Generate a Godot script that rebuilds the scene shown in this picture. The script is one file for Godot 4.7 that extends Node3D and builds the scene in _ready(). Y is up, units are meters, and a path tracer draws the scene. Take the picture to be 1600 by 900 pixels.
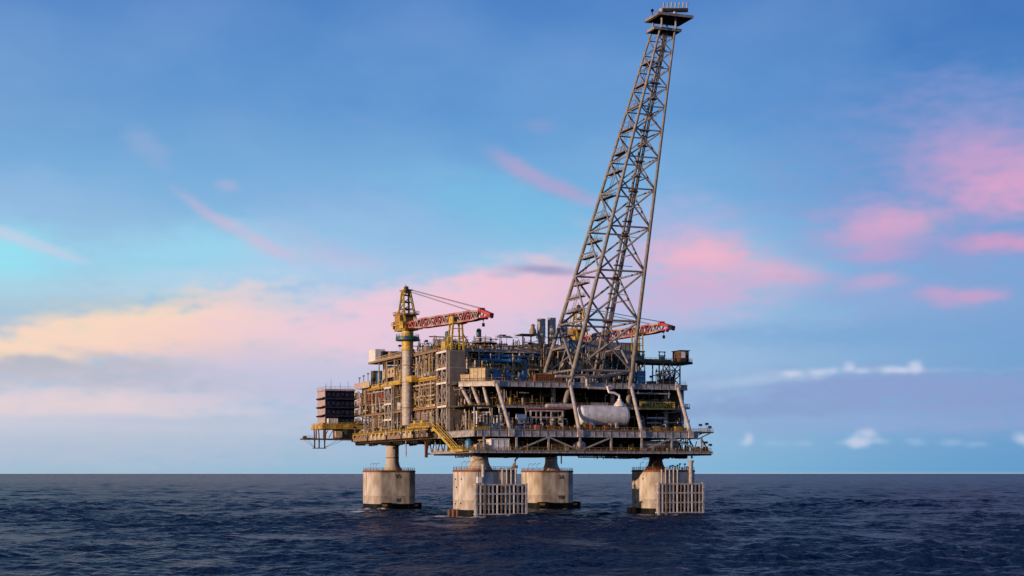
extends Node3D

# An offshore gas platform on four concrete columns, seen across the sea at sunset.
# Platform coordinates: x along the front edge, y up from the water, z towards the viewer (the far end is -z).
var plat := Transform3D(Basis(Vector3.UP, deg_to_rad(21.2)), Vector3(-8.86, 0, -515))
var rng := RandomNumberGenerator.new()
var mats := {}

func _ready():
	rng.seed = 7
	setup_camera()
	setup_sky()
	make_materials()
	build_sea()
	build_columns()
	build_main_frame()
	build_flare_tower()
	build_left_side()
	build_front_bays()
	build_upper_deck()
	build_right_side()
	build_quarters()
	build_cranes()
	build_small_fittings()

# ---------------------------------------------------------------- camera, sky, sun
func setup_camera():
	var cam := Camera3D.new()
	cam.name = "camera"
	cam.projection = Camera3D.PROJECTION_FRUSTUM
	cam.keep_aspect = Camera3D.KEEP_HEIGHT
	cam.near = 1.0
	cam.far = 150000.0
	cam.size = 0.36
	cam.frustum_offset = Vector2(0, 0.116)
	cam.position = Vector3(0, 14, 0)
	add_child(cam)
	cam.current = true

func setup_sky():
	var env := Environment.new()
	env.background_mode = Environment.BG_SKY
	env.tonemap_mode = Environment.TONE_MAPPER_LINEAR
	env.tonemap_exposure = 1.0
	env.sdfgi_enabled = true
	env.ssao_enabled = true
	env.ssil_enabled = true
	var pano := PanoramaSkyMaterial.new()
	pano.panorama = ImageTexture.create_from_image(sky_image())
	var sky := Sky.new()
	sky.sky_material = pano
	env.sky = sky
	var we := WorldEnvironment.new()
	we.name = "world_environment"
	we.environment = env
	add_child(we)
	var sun := DirectionalLight3D.new()
	sun.name = "low_sun"
	sun.light_energy = 1.6
	sun.light_color = Color(1.0, 0.86, 0.70)
	sun.light_angular_distance = 0.5
	sun.shadow_enabled = true
	var az := Vector3(-0.840, 0, 0.542).normalized()
	var el := deg_to_rad(7.5)
	sun.look_at_from_position(Vector3.ZERO, -(az * cos(el) + Vector3.UP * sin(el)), Vector3.UP)
	add_child(sun)

# The sky in degrees: a = azimuth to the right of the view, e = elevation.
var ramp_e := [0.0, 1.2, 2.5, 5.0, 7.5, 10.0, 13.0, 17.0, 30.0, 60.0, 90.0]
var ramp_c := [Color8(134, 183, 217), Color8(146, 186, 219), Color8(158, 190, 222), Color8(160, 192, 226), Color8(148, 198, 231), Color8(112, 172, 221), Color8(93, 149, 209), Color8(76, 128, 197), Color8(60, 108, 180), Color8(44, 86, 152), Color8(36, 74, 138)]
# centre a, e, half width, half height, turn, colour, strength, ragged
var clouds := []
var cn := FastNoiseLite.new()
var cn2 := FastNoiseLite.new()

func cl(x, y, rx, ry, turn, c, k, ragged = 0.5):
	# measured as fractions of a degree: 43.6 units to the degree
	clouds.append([(x - 800.0) / 43.6, (740.0 - y) / 43.6, rx / 43.6, ry / 43.6, deg_to_rad(turn), c, k, ragged])

func sky_color(a: float, e: float) -> Color:
	var k := 0
	while k < 9 and e > ramp_e[k + 1]:
		k += 1
	var t: float = clampf((e - ramp_e[k]) / (ramp_e[k + 1] - ramp_e[k]), 0, 1)
	t = t * t * (3.0 - 2.0 * t) * 0.4 + t * 0.6
	var c: Color = ramp_c[k].lerp(ramp_c[k + 1], t)
	# deeper blue to the right, away from the sun; paler and warmer towards it
	var away := smoothstep(3.0, 20.0, a) * (1.0 - smoothstep(60.0, 150.0, absf(a)))
	c = c.lerp(Color(c.r * 0.74, c.g * 0.85, c.b * 0.93), away)
	var d := absf(wrapf(a + 115.0, -180, 180))
	var warm := (1.0 - smoothstep(30.0, 130.0, d)) * exp(-maxf(e, 0) / 9.0)
	c = c.lerp(Color(1.0, 0.86, 0.70), 0.75 * warm)
	var q := Vector3(sin(deg_to_rad(a)) * cos(deg_to_rad(e)), sin(deg_to_rad(e)), -cos(deg_to_rad(a)) * cos(deg_to_rad(e)))
	# faint uneven haze high up
	c = c.lerp(Color(0.72, 0.77, 0.90), clampf(0.09 + 0.18 * cn.get_noise_3d(q.x * 70, q.y * 130, q.z * 70), 0, 1) * smoothstep(4.0, 9.0, e))
	if absf(a) < 45.0 and e < 26.0:
		var wx := 0.6 * cn.get_noise_3d(q.x * 90, q.y * 200, q.z * 90) + 0.55 * cn2.get_noise_3d(q.x * 330, q.y * 800, q.z * 330)
		var wy := 0.6 * cn2.get_noise_3d(q.x * 90, q.y * 200, q.z * 90) + 0.55 * cn.get_noise_3d(q.x * 330, q.y * 800, q.z * 330)
		var fibre := 0.8 * cn.get_noise_3d(q.x * 220, q.y * 900, q.z * 220) + 0.6 * cn2.get_noise_3d(q.x * 600, q.y * 1900, q.z * 600)
		for s in clouds:
			var dx: float = a - s[0]
			var dy: float = e - s[1]
			if absf(dx) > s[2] * 2.2 + s[3] * 2 or absf(dy) > s[3] * 2.4 + s[2]:
				continue
			var r: float = s[7]
			dx += wx * r * (0.5 + 0.2 * s[2])
			dy += wy * r * (0.25 + 0.3 * s[3])
			var ct := cos(s[4])
			var st := sin(s[4])
			var u: float = (dx * ct + dy * st) / s[2]
			var v: float = (-dx * st + dy * ct) / s[3]
			var f: float = 1.0 - smoothstep(0.15, 1.55, sqrt(u * u + v * v))
			if f > 0.0:
				var g := f + fibre * r * 1.6 * sqrt(f * (1.0 - f)) + fibre * 0.3 * f
				c = c.lerp(s[5], clampf(g, 0, 1) * s[6])
	# the same kind of thin pink and lilac cloud goes on all round
	var outside := maxf(smoothstep(17.0, 24.0, absf(a)), smoothstep(16.0, 22.0, e))
	if outside > 0.0:
		var n := cn.get_noise_3d(q.x * 14, q.y * 40, q.z * 14) * 0.65 + cn2.get_noise_3d(q.x * 40, q.y * 90, q.z * 40) * 0.35
		var f2 := smoothstep(0.02, 0.38, n) * exp(-pow(maxf(e - 4.0, 0) / 16.0, 2)) * outside
		c = c.lerp(Color(0.91, 0.73, 0.80).lerp(Color(1.0, 0.86, 0.72), warm), 0.7 * f2)
	return c

func sky_image() -> Image:
	cn.seed = 3
	cn.frequency = 0.11
	cn.fractal_octaves = 4
	cn2.seed = 11
	cn2.frequency = 0.11
	cn2.fractal_octaves = 4
	var peach := Color8(250, 219, 192)
	var pink := Color8(238, 186, 205)
	var lilac := Color8(190, 188, 220)
	var grey := Color8(180, 190, 210)
	# pale turquoise clearings
	cl(0, 425, 130, 60, 0, Color8(150, 230, 246), 0.85, 0.3)
	cl(360, 405, 260, 50, 8, Color8(156, 218, 240), 0.7, 0.3)
	cl(800, 325, 190, 50, -8, Color8(126, 198, 230), 0.45, 0.3)
	cl(60, 330, 150, 40, 0, Color8(160, 190, 230), 0.4)
	# thin curved streaks
	cl(330, 345, 60, 9, -35, Color8(196, 182, 214), 0.6, 0.2)
	cl(410, 385, 75, 11, -28, Color8(206, 188, 216), 0.7, 0.2)
	cl(520, 408, 110, 14, -6, Color8(205, 190, 218), 0.6, 0.3)
	cl(480, 380, 90, 26, -18, Color8(180, 186, 222), 0.5, 0.3)
	cl(40, 388, 75, 10, -18, Color8(206, 204, 226), 0.65, 0.2)
	cl(115, 412, 40, 7, -16, Color8(206, 204, 226), 0.5, 0.2)
	cl(815, 272, 62, 15, -30, Color8(178, 164, 206), 0.75, 0.2)
	cl(885, 302, 55, 13, -22, Color8(182, 162, 204), 0.7, 0.2)
	cl(560, 440, 240, 44, 0, Color8(178, 198, 232), 0.6, 0.4)
	cl(560, 350, 170, 50, -10, Color8(150, 180, 226), 0.5, 0.4)
	cl(240, 250, 38, 22, -40, Color8(150, 174, 216), 0.6)
	cl(357, 301, 17, 11, 0, Color8(182, 178, 216), 0.6)
	cl(845, 204, 25, 10, 0, Color8(142, 158, 208), 0.5)
	cl(575, 200, 50, 10, -20, Color8(118, 158, 212), 0.35)
	# left bank
	cl(90, 470, 260, 30, 4, Color8(178, 208, 224), 0.6)
	cl(330, 450, 200, 20, 6, Color8(186, 212, 234), 0.55)
	cl(170, 532, 300, 42, 9, peach, 1.0, 0.6)
	cl(230, 520, 170, 26, 10, Color8(251, 224, 192), 0.7, 0.6)
	cl(360, 500, 120, 42, 12, Color8(249, 213, 200), 0.9, 0.6)
	cl(330, 545, 260, 42, 0, Color8(244, 206, 200), 0.7, 0.6)
	cl(480, 520, 150, 56, -10, Color8(236, 205, 216), 0.75, 0.6)
	cl(420, 570, 130, 22, -6, Color8(240, 202, 208), 0.6, 0.5)
	cl(210, 598, 350, 24, -3, Color8(180, 184, 200), 1.0, 0.7)
	cl(60, 582, 120, 14, 0, Color8(182, 185, 199), 0.85, 0.9)
	cl(270, 580, 130, 14, -8, Color8(182, 184, 200), 0.85, 0.9)
	cl(120, 625, 170, 13, 0, Color8(238, 206, 204), 0.8, 0.7)
	cl(310, 624, 70, 8, 0, Color8(226, 200, 208), 0.6, 0.8)
	cl(60, 655, 460, 60, 0, Color8(216, 209, 221), 0.8, 0.3)
	cl(120, 640, 260, 16, 0, Color8(234, 210, 212), 0.6, 0.5)
	cl(380, 660, 300, 9, 0, Color8(184, 194, 216), 0.6, 0.5)
	cl(420, 590, 210, 40, 0, Color8(204, 200, 222), 0.55)
	cl(140, 705, 520, 36, 0, Color8(176, 190, 212), 0.65, 0.3)
	cl(100, 490, 200, 16, 4, Color8(170, 196, 212), 0.5, 0.5)
	# behind the cranes
	cl(560, 600, 260, 60, 0, Color8(196, 196, 224), 0.7)
	cl(520, 470, 150, 22, 0, Color8(186, 206, 232), 0.6)
	cl(640, 505, 150, 55, 6, Color8(241, 202, 218), 0.95)
	cl(560, 515, 90, 24, 0, Color8(246, 206, 214), 0.6)
	cl(760, 470, 170, 50, 8, Color8(243, 202, 217), 0.9)
	cl(850, 455, 150, 45, 5, Color8(241, 194, 212), 0.85)
	cl(740, 520, 230, 40, 0, Color8(224, 198, 222), 0.7)
	cl(850, 424, 62, 7, -4, Color8(150, 156, 196), 0.85, 0.4)
	cl(790, 430, 30, 6, 0, Color8(186, 180, 210), 0.5, 0.4)
	# right of the tower
	cl(1040, 380, 130, 70, 0, Color8(186, 180, 222), 0.65)
	cl(1030, 470, 140, 52, 0, Color8(200, 184, 220), 0.75)
	cl(1105, 412, 100, 40, -6, Color8(232, 180, 206), 0.9, 0.5)
	cl(1090, 405, 55, 18, -4, Color8(240, 184, 204), 0.7, 0.5)
	cl(1215, 434, 80, 22, -8, Color8(234, 180, 206), 0.85, 0.5)
	cl(1120, 452, 150, 30, 0, Color8(206, 176, 212), 0.6, 0.5)
	cl(1070, 505, 60, 16, 0, Color8(190, 182, 218), 0.5)
	cl(1460, 330, 270, 170, -8, Color8(140, 156, 210), 0.55, 0.4)
	cl(1345, 372, 80, 44, 4, Color8(196, 164, 210), 0.7, 0.6)
	cl(1390, 372, 80, 34, 8, Color8(220, 168, 203), 0.75, 0.45)
	cl(1375, 405, 40, 16, 0, Color8(214, 164, 204), 0.6, 0.6)
	cl(1520, 255, 150, 90, -10, Color8(156, 154, 208), 0.6, 0.35)
	cl(1530, 295, 120, 60, -6, Color8(204, 162, 206), 0.75, 0.4)
	cl(1560, 322, 80, 34, 0, Color8(224, 166, 204), 0.75, 0.4)
	cl(1470, 400, 170, 26, 0, Color8(150, 158, 212), 0.55, 0.5)
	cl(1535, 397, 60, 14, 0, Color8(214, 158, 200), 0.8, 0.5)
	cl(1600, 402, 26, 12, 0, Color8(216, 158, 198), 0.7, 0.5)
	cl(1355, 452, 48, 13, 5, Color8(212, 168, 206), 0.85, 0.4)
	cl(1400, 470, 160, 26, -6, Color8(150, 168, 216), 0.5, 0.4)
	cl(1447, 468, 32, 9, 0, Color8(200, 162, 204), 0.75, 0.4)
	cl(1500, 476, 52, 14, 6, Color8(206, 162, 204), 0.8, 0.4)
	# low clouds on the right
	cl(1300, 530, 300, 22, 0, Color8(118, 164, 212), 0.5)
	cl(1370, 612, 290, 30, 0, Color8(140, 160, 208), 0.9, 0.5)
	cl(1180, 596, 90, 9, 4, Color8(176, 198, 226), 0.7, 0.6)
	cl(1360, 584, 180, 4, 0, Color8(170, 188, 222), 0.6, 0.6)
	for p in [[1235, 587, 20, 4], [1272, 584, 16, 6], [1293, 583, 13, 7], [1316, 580, 11, 9], [1380, 583, 15, 6], [1400, 584, 10, 5], [1420, 579, 11, 9], [1336, 585, 12, 5]]:
		cl(p[0], p[1], p[2], p[3], 0, Color8(206, 212, 234), 0.8, 0.6)
	cl(1250, 640, 300, 9, 0, Color8(142, 164, 208), 0.6, 0.4)
	cl(1400, 662, 400, 20, 0, Color8(144, 170, 214), 0.8, 0.4)
	cl(1200, 640, 200, 12, 0, Color8(136, 160, 206), 0.6, 0.5)
	cl(1560, 640, 150, 40, 0, Color8(140, 158, 206), 0.5, 0.4)
	for p in [[1330, 688, 13, 10], [1346, 685, 16, 12], [1163, 688, 9, 9], [1570, 687, 16, 10], [1592, 685, 18, 11], [1340, 692, 30, 5]]:
		cl(p[0], p[1], p[2], p[3], 0, Color8(196, 206, 230), 0.8, 0.7)
	for p in [[1210, 695, 24, 4], [1415, 693, 16, 5], [1465, 692, 20, 5], [1250, 694, 14, 5], [1510, 696, 20, 4]]:
		cl(p[0], p[1], p[2], p[3], 0, Color8(160, 188, 222), 0.6, 0.6)
	# coarse all round, fine where the clouds are
	var im := Image.create(512, 256, false, Image.FORMAT_RGB8)
	for y in 256:
		var e := 90.0 - (y + 0.5) * 180.0 / 256
		for x in 512:
			im.set_pixel(x, y, sky_color(wrapf((x + 0.5) * 360.0 / 512, -180, 180), maxf(e, 0.0)))
	im.resize(4096, 2048, Image.INTERPOLATE_CUBIC)
	for y in range(776, 1028):
		var e := 90.0 - (y + 0.5) * 180.0 / 2048
		for x in range(-272, 272):
			im.set_pixel(posmod(x, 4096), y, sky_color((x + 0.5) * 360.0 / 4096, maxf(e, 0.0)))
	return im

# ---------------------------------------------------------------- materials
func grain(seed_, freq, lo, hi, oct = 4, size = 256) -> NoiseTexture2D:
	var n := FastNoiseLite.new()
	n.seed = seed_
	n.frequency = freq
	n.fractal_octaves = oct
	var t := NoiseTexture2D.new()
	t.width = size
	t.height = size
	t.seamless = true
	t.noise = n
	var g := Gradient.new()
	g.set_color(0, lo)
	g.set_color(1, hi)
	t.color_ramp = g
	return t

func mat(called, c: Color, rough, tex: Texture2D, scale := Vector3(0.12, 0.12, 0.12), metal := 0.0) -> StandardMaterial3D:
	var m := StandardMaterial3D.new()
	m.resource_name = called
	m.albedo_color = c.linear_to_srgb()
	m.roughness = rough
	m.metallic = metal
	m.albedo_texture = tex
	m.uv1_triplanar = true
	m.uv1_scale = scale
	if called in ["navy", "dark", "black", "deck", "growth", "slate"]:
		m.metallic_specular = 0.2
	mats[called] = m
	return m

func make_materials():
	var wear := grain(1, 0.02, Color(0.66, 0.62, 0.58), Color(1, 1, 1))
	var rusty := grain(2, 0.03, Color(0.60, 0.48, 0.39), Color(1.0, 1.0, 1.0), 5)
	var soft := grain(3, 0.012, Color(0.8, 0.78, 0.76), Color(1, 1, 1), 3)
	var streak := grain(4, 0.02, Color(0.68, 0.62, 0.57), Color(1.0, 1.0, 1.0), 5)
	# linear real-world base colours
	mat("concrete", Color(0.62, 0.57, 0.53), 0.9, streak, Vector3(0.07, 0.02, 0.07))
	mat("concrete_wet", Color(0.50, 0.44, 0.40), 0.7, streak, Vector3(0.09, 0.03, 0.09))
	mat("growth", Color(0.012, 0.012, 0.011), 0.6, wear, Vector3(0.5, 0.5, 0.5))
	mat("grey_steel", Color(0.43, 0.405, 0.43), 0.55, wear)
	mat("tower_steel", Color(0.32, 0.295, 0.305), 0.5, wear)
	mat("pale_steel", Color(0.58, 0.52, 0.515), 0.5, wear)
	mat("beige", Color(0.40, 0.315, 0.225), 0.6, rusty)
	mat("cream", Color(0.68, 0.53, 0.35), 0.6, wear)
	mat("brown", Color(0.135, 0.10, 0.08), 0.7, rusty)
	mat("panel", Color(0.25, 0.225, 0.235), 0.7, soft)
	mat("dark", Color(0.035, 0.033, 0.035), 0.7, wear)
	mat("deck", Color(0.09, 0.082, 0.07), 0.8, wear)
	mat("yellow", Color(0.68, 0.46, 0.06), 0.5, wear)
	mat("ochre", Color(0.52, 0.33, 0.06), 0.6, rusty)
	mat("blue", Color(0.03, 0.20, 0.46), 0.45, wear)
	mat("teal", Color(0.03, 0.11, 0.13), 0.5, wear)
	mat("navy", Color(0.006, 0.010, 0.045), 0.95, soft)
	mat("rust", Color(0.30, 0.105, 0.04), 0.8, rusty)
	mat("white", Color(0.82, 0.76, 0.75), 0.4, soft)
	mat("red", Color(0.62, 0.07, 0.05), 0.5, wear)
	mat("rose", Color(0.50, 0.13, 0.13), 0.5, wear)
	mat("pink_clad", Color(0.50, 0.37, 0.40), 0.6, soft)
	mat("black", Color(0.012, 0.012, 0.014), 0.6, wear)
	mat("galvanised", Color(0.46, 0.425, 0.42), 0.5, wear, Vector3(0.2, 0.2, 0.2), 0.0)
	mat("slate", Color(0.05, 0.055, 0.09), 0.8, wear)
	mat("shaft_panel", Color(0.165, 0.14, 0.135), 0.75, soft)
	mat("faded_paint", Color(0.10, 0.085, 0.08), 0.9, wear, Vector3(0.6, 0.6, 0.6))
	mat("boom_white", Color(0.58, 0.36, 0.34), 0.6, wear)
	mat("glass_dark", Color(0.02, 0.025, 0.03), 0.1, soft)

# ---------------------------------------------------------------- mesh builder and scene helpers
class MB:
	var v := PackedVector3Array()
	var n := PackedVector3Array()
	var ix := PackedInt32Array()

	func quad(a: Vector3, b: Vector3, c: Vector3, d: Vector3):
		# a, b, c, d counter-clockwise seen from outside
		var m := (b - a).cross(c - a)
		if m.length_squared() < 1e-14:
			m = (c - a).cross(d - a)
		m = m.normalized()
		var k := v.size()
		v.append_array([a, b, c, d])
		n.append_array([m, m, m, m])
		ix.append_array([k, k + 2, k + 1, k, k + 3, k + 2])

	func hexa(p: Array):
		# p: bottom four counter-clockwise seen from above, then the top four
		quad(p[3], p[2], p[1], p[0])
		quad(p[4], p[5], p[6], p[7])
		for k in 4:
			var j := (k + 1) % 4
			quad(p[k], p[j], p[4 + j], p[4 + k])

	func box(c: Vector3, s: Vector3, b := Basis()):
		var x := b.x * s.x * 0.5
		var y := b.y * s.y * 0.5
		var z := b.z * s.z * 0.5
		hexa([c - x - y + z, c + x - y + z, c + x - y - z, c - x - y - z, c - x + y + z, c + x + y + z, c + x + y - z, c - x + y - z])

	func span(a: Vector3, b: Vector3):
		box((a + b) * 0.5, (b - a).abs())

	func frame_of(d: Vector3) -> Basis:
		var y := d.normalized()
		var r := Vector3.UP if absf(y.y) < 0.98 else Vector3(0, 0, 1)
		var x := r.cross(y).normalized()
		return Basis(x, y, x.cross(y).normalized())

	func bar(a: Vector3, b: Vector3, w: float, h: float):
		var f := frame_of(b - a)
		box((a + b) * 0.5, Vector3(w, (b - a).length(), h), f)

	func tube(a: Vector3, b: Vector3, r0: float, r1 := -1.0, seg := 8, caps := true):
		if r1 < 0:
			r1 = r0
		var f := frame_of(b - a)
		var k := v.size()
		for j in seg:
			var t := TAU * j / seg
			var o := f.x * cos(t) + f.z * sin(t)
			v.append(a + o * r0)
			v.append(b + o * r1)
			n.append(o)
			n.append(o)
		for j in seg:
			var p := k + 2 * j
			var q := k + 2 * ((j + 1) % seg)
			ix.append_array([p, q, p + 1, q, q + 1, p + 1])
		if caps:
			for e in 2:
				var c := a if e == 0 else b
				var r := r0 if e == 0 else r1
				var m := -f.y if e == 0 else f.y
				var k2 := v.size()
				v.append(c)
				n.append(m)
				for j in seg:
					var t := TAU * j / seg
					v.append(c + (f.x * cos(t) + f.z * sin(t)) * r)
					n.append(m)
				for j in seg:
					var p := k2 + 1 + j
					var q := k2 + 1 + (j + 1) % seg
					ix.append_array([k2, p, q] if e == 1 else [k2, q, p])

	func pipe(pts: Array, r: float, seg := 6):
		for k in pts.size() - 1:
			tube(pts[k], pts[k + 1], r, r, seg, true)
		for k in range(1, pts.size() - 1):
			ball(pts[k], r * 1.02, seg, 4)

	func ball(c: Vector3, r: float, seg := 8, rings := 5, sy := 1.0):
		var prof := []
		for j in rings + 1:
			var t := -PI / 2 + PI * j / rings
			prof.append(Vector2(cos(t) * r, sin(t) * r * sy))
		lathe(c, Vector3.UP, prof, seg)

	func lathe(c: Vector3, axis: Vector3, prof: Array, seg := 16):
		# prof: Vector2(radius, distance along the axis), smooth
		var f := frame_of(axis)
		var k := v.size()
		var m := prof.size()
		for i in m:
			var a: Vector2 = prof[max(i - 1, 0)]
			var b: Vector2 = prof[min(i + 1, m - 1)]
			var t := (b - a).normalized()
			for j in seg:
				var w := TAU * j / seg
				var o := f.x * cos(w) + f.z * sin(w)
				v.append(c + o * prof[i].x + f.y * prof[i].y)
				n.append((o * t.y - f.y * t.x).normalized())
		for i in m - 1:
			for j in seg:
				var p := k + i * seg + j
				var q := k + i * seg + (j + 1) % seg
				ix.append_array([p, q, p + seg, q, q + seg, p + seg])

	func ring_prism(outline: Array, y0: float, y1: float, c: Vector3, smooth_ := true):
		# an upright prism on a closed outline of Vector2(x, z), counter-clockwise seen from above
		var m := outline.size()
		var k := v.size()
		for i in m:
			var a: Vector2 = outline[(i - 1 + m) % m]
			var b: Vector2 = outline[(i + 1) % m]
			var t := (b - a).normalized()
			var o := Vector3(-t.y, 0, t.x) if smooth_ else Vector3(t.y, 0, -t.x)
			if o.dot(Vector3(outline[i].x, 0, outline[i].y)) < 0:
				o = -o
			for y in [y0, y1]:
				v.append(c + Vector3(outline[i].x, y, outline[i].y))
				n.append(o)
		for i in m:
			var p := k + 2 * i
			var q := k + 2 * ((i + 1) % m)
			ix.append_array([p, p + 1, q, q, p + 1, q + 1])
		for e in 2:
			var k2 := v.size()
			var y: float = y0 if e == 0 else y1
			v.append(c + Vector3(0, y, 0))
			n.append(Vector3(0, -1 if e == 0 else 1, 0))
			for i in m:
				v.append(c + Vector3(outline[i].x, y, outline[i].y))
				n.append(Vector3(0, -1 if e == 0 else 1, 0))
			for i in m:
				var p := k2 + 1 + i
				var q := k2 + 1 + (i + 1) % m
				ix.append_array([k2, q, p] if e == 1 else [k2, p, q])

	func mesh(off := Vector3.ZERO) -> ArrayMesh:
		var vv := v
		if off != Vector3.ZERO:
			vv = PackedVector3Array()
			vv.resize(v.size())
			for k in v.size():
				vv[k] = v[k] - off
		var a := []
		a.resize(Mesh.ARRAY_MAX)
		a[Mesh.ARRAY_VERTEX] = vv
		a[Mesh.ARRAY_NORMAL] = n
		a[Mesh.ARRAY_INDEX] = ix
		var am := ArrayMesh.new()
		am.add_surface_from_arrays(Mesh.PRIMITIVE_TRIANGLES, a)
		return am

var taken := {}
func numbered(called: String) -> String:
	var k: int = taken.get(called, -1) + 1
	taken[called] = k
	return called if k == 0 else "%s_%03d" % [called, k]

# a thing: a Node3D at its base, given in platform coordinates
var here := Vector3.ZERO
func thing(called, label, category, at: Vector3, group := "") -> Node3D:
	var o := Node3D.new()
	o.name = numbered(called)
	add_child(o)
	o.transform = plat * Transform3D(Basis(), at)
	o.set_meta("label", label)
	o.set_meta("category", category)
	o.set_meta("kind", "thing")
	if group:
		o.set_meta("group", group)
	o.set_meta("at", at)
	here = at
	return o

# a part, its shape in platform coordinates, under the thing made last (or a part of it)
func part(called, b: MB, m, parent: Node3D, stuff := false) -> MeshInstance3D:
	var o := MeshInstance3D.new()
	o.name = called
	o.mesh = b.mesh(here)
	o.material_override = mats[m]
	parent.add_child(o, true)
	if stuff:
		o.set_meta("kind", "stuff")
	return o

func pc(x, y, v) -> Vector3:
	return Vector3(x, y, -v)

# a handrail with posts along a line of points, each a Vector3 at deck level
func rail(b: MB, pts: Array, h := 1.15, step := 2.2, t := 0.1):
	for k in pts.size() - 1:
		var a: Vector3 = pts[k]
		var e: Vector3 = pts[k + 1]
		for f in [0.5, 1.0]:
			b.bar(a + Vector3.UP * h * f, e + Vector3.UP * h * f, t, t)
		b.bar(a + Vector3.UP * 0.12, e + Vector3.UP * 0.12, 0.05, 0.22)
		var m := int(maxf(1, roundf((e - a).length() / step)))
		for j in m + (1 if k == pts.size() - 2 else 0):
			var p := a.lerp(e, float(j) / m)
			b.bar(p, p + Vector3.UP * h, t, t)

func ladder(b: MB, a: Vector3, e: Vector3, w := 0.6):
	var s := Vector3(w * 0.5, 0, 0)
	b.bar(a - s, e - s, 0.09, 0.09)
	b.bar(a + s, e + s, 0.09, 0.09)
	var m := int((e - a).length() / 0.6)
	for k in m:
		var p := a.lerp(e, (k + 0.5) / m)
		b.bar(p - s, p + s, 0.07, 0.07)

# ---------------------------------------------------------------- sea
func build_sea():
	var b := MB.new()
	var n1 := FastNoiseLite.new()
	n1.seed = 21
	n1.frequency = 1.0
	n1.fractal_octaves = 1
	var waves := []
	var r := RandomNumberGenerator.new()
	r.seed = 5
	for k in 20:
		var wl := 40.0 * pow(0.855, k)
		var dir := deg_to_rad(74.0 + r.randf_range(-58, 58))
		waves.append([TAU / wl * cos(dir), TAU / wl * sin(dir), (0.0058 + 0.0095 * smoothstep(14.0, 3.0, wl)) * wl * smoothstep(70.0, 14.0, wl), r.randf() * TAU, wl])
	var rows := PackedFloat32Array()
	var z := 110.0
	while z < 14000.0:
		rows.append(z)
		z += 0.9 if z < 420 else 0.9 * pow(z / 420.0, 1.5)
	var nx := 390
	var m := rows.size()
	var col := PackedColorArray()
	col.resize(m * nx)
	var inv_plat := plat.affine_inverse()
	var feet := [Vector2(0, 0), Vector2(0.3, 107), Vector2(65.6, 106), Vector2(64, 0)]
	b.v.resize(m * nx)
	b.n.resize(m * nx)
	for i in m:
		var d := rows[i]
		var half := d * 0.42 + 30.0
		var dx := 2.0 * half / (nx - 1)
		var gap := maxf(dx, (rows[min(i + 1, m - 1)] - d))
		for j in nx:
			var x := -half + dx * j
			var h := 0.0
			var sx := 0.0
			var sz := 0.0
			# gusts: patches of rougher and smoother water
			var g := 0.75 + 0.55 * n1.get_noise_2d(x * 0.012, d * 0.006) + 0.5 * n1.get_noise_2d(x * 0.05, d * 0.03)
			for w in waves:
				if w[4] < gap * 2.0:
					break
				var ph: float = w[0] * x + w[1] * d + w[3]
				var am: float = w[2] * g
				var s := sin(ph)
				# sharper crests than troughs
				h += am * (s + 0.35 * s * s)
				var dd: float = am * cos(ph) * (1.0 + 0.7 * s)
				sx += dd * w[0]
				sz += dd * w[1]
			var foam := 0.0
			if d > 440 and d < 700 and absf(x) < 130:
				var lp := inv_plat * Vector3(x, 0, -d)
				# a broken white streak drifting off the left column
				var fx := (x + 58.0) / 9.0
				var fz := (d - 582.0) / 16.0
				foam = smoothstep(1.0, 0.2, sqrt(fx * fx + fz * fz)) * smoothstep(0.0, 0.35, n1.get_noise_2d(x * 0.22, d * 0.09)) * 1.0
				for c in feet:
					var ex := absf(lp.x - c.x) - 8.7
					var ez := absf(lp.z + c.y) - 8.7
					var away: float = maxf(ex, ez)
					var drift: float = 8.0 if lp.x < c.x else 3.0
					foam = maxf(foam, smoothstep(drift, 0.0, away) * smoothstep(-0.1, 0.3, n1.get_noise_2d(x * 0.4, d * 0.22)) * 1.0)
			col[i * nx + j] = Color(0.011, 0.020, 0.054).lerp(Color(0.9, 0.9, 0.9), foam)
			b.v[i * nx + j] = Vector3(x, h, -d)
			b.n[i * nx + j] = Vector3(-sx, 1, sz).normalized()
	b.ix.resize((m - 1) * (nx - 1) * 6)
	var k2 := 0
	for i in m - 1:
		for j in nx - 1:
			var p := i * nx + j
			for q in [p, p + nx, p + 1, p + 1, p + nx, p + nx + 1]:
				b.ix[k2] = q
				k2 += 1
	var far := 140000.0
	b.quad(Vector3(-far, -1.6, far), Vector3(far, -1.6, far), Vector3(far, -1.6, -far), Vector3(-far, -1.6, -far))
	var w := StandardMaterial3D.new()
	w.resource_name = "sea_water"
	w.albedo_color = Color.WHITE
	w.vertex_color_use_as_albedo = true
	w.roughness = 0.22
	w.metallic_specular = 0.065
	var nn := FastNoiseLite.new()
	nn.seed = 9
	nn.frequency = 0.02
	nn.fractal_octaves = 5
	var nt := NoiseTexture2D.new()
	nt.width = 1024
	nt.height = 1024
	nt.seamless = true
	nt.as_normal_map = true
	nt.bump_strength = 10.0
	nt.noise = nn
	w.normal_enabled = true
	w.normal_texture = nt
	w.normal_scale = 1.3
	w.uv1_triplanar = true
	w.uv1_world_triplanar = true
	w.uv1_scale = Vector3(0.016, 0.016, 0.016)
	var o := MeshInstance3D.new()
	o.name = "sea"
	for k in 4:
		col.append(Color(0.011, 0.020, 0.054))
	var arr := b.mesh().surface_get_arrays(0)
	arr[Mesh.ARRAY_COLOR] = col
	var am := ArrayMesh.new()
	am.add_surface_from_arrays(Mesh.PRIMITIVE_TRIANGLES, arr)
	o.mesh = am
	o.material_override = w
	o.set_meta("kind", "structure")
	o.set_meta("label", "dark blue open sea with short choppy waves to the horizon")
	add_child(o)

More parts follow.
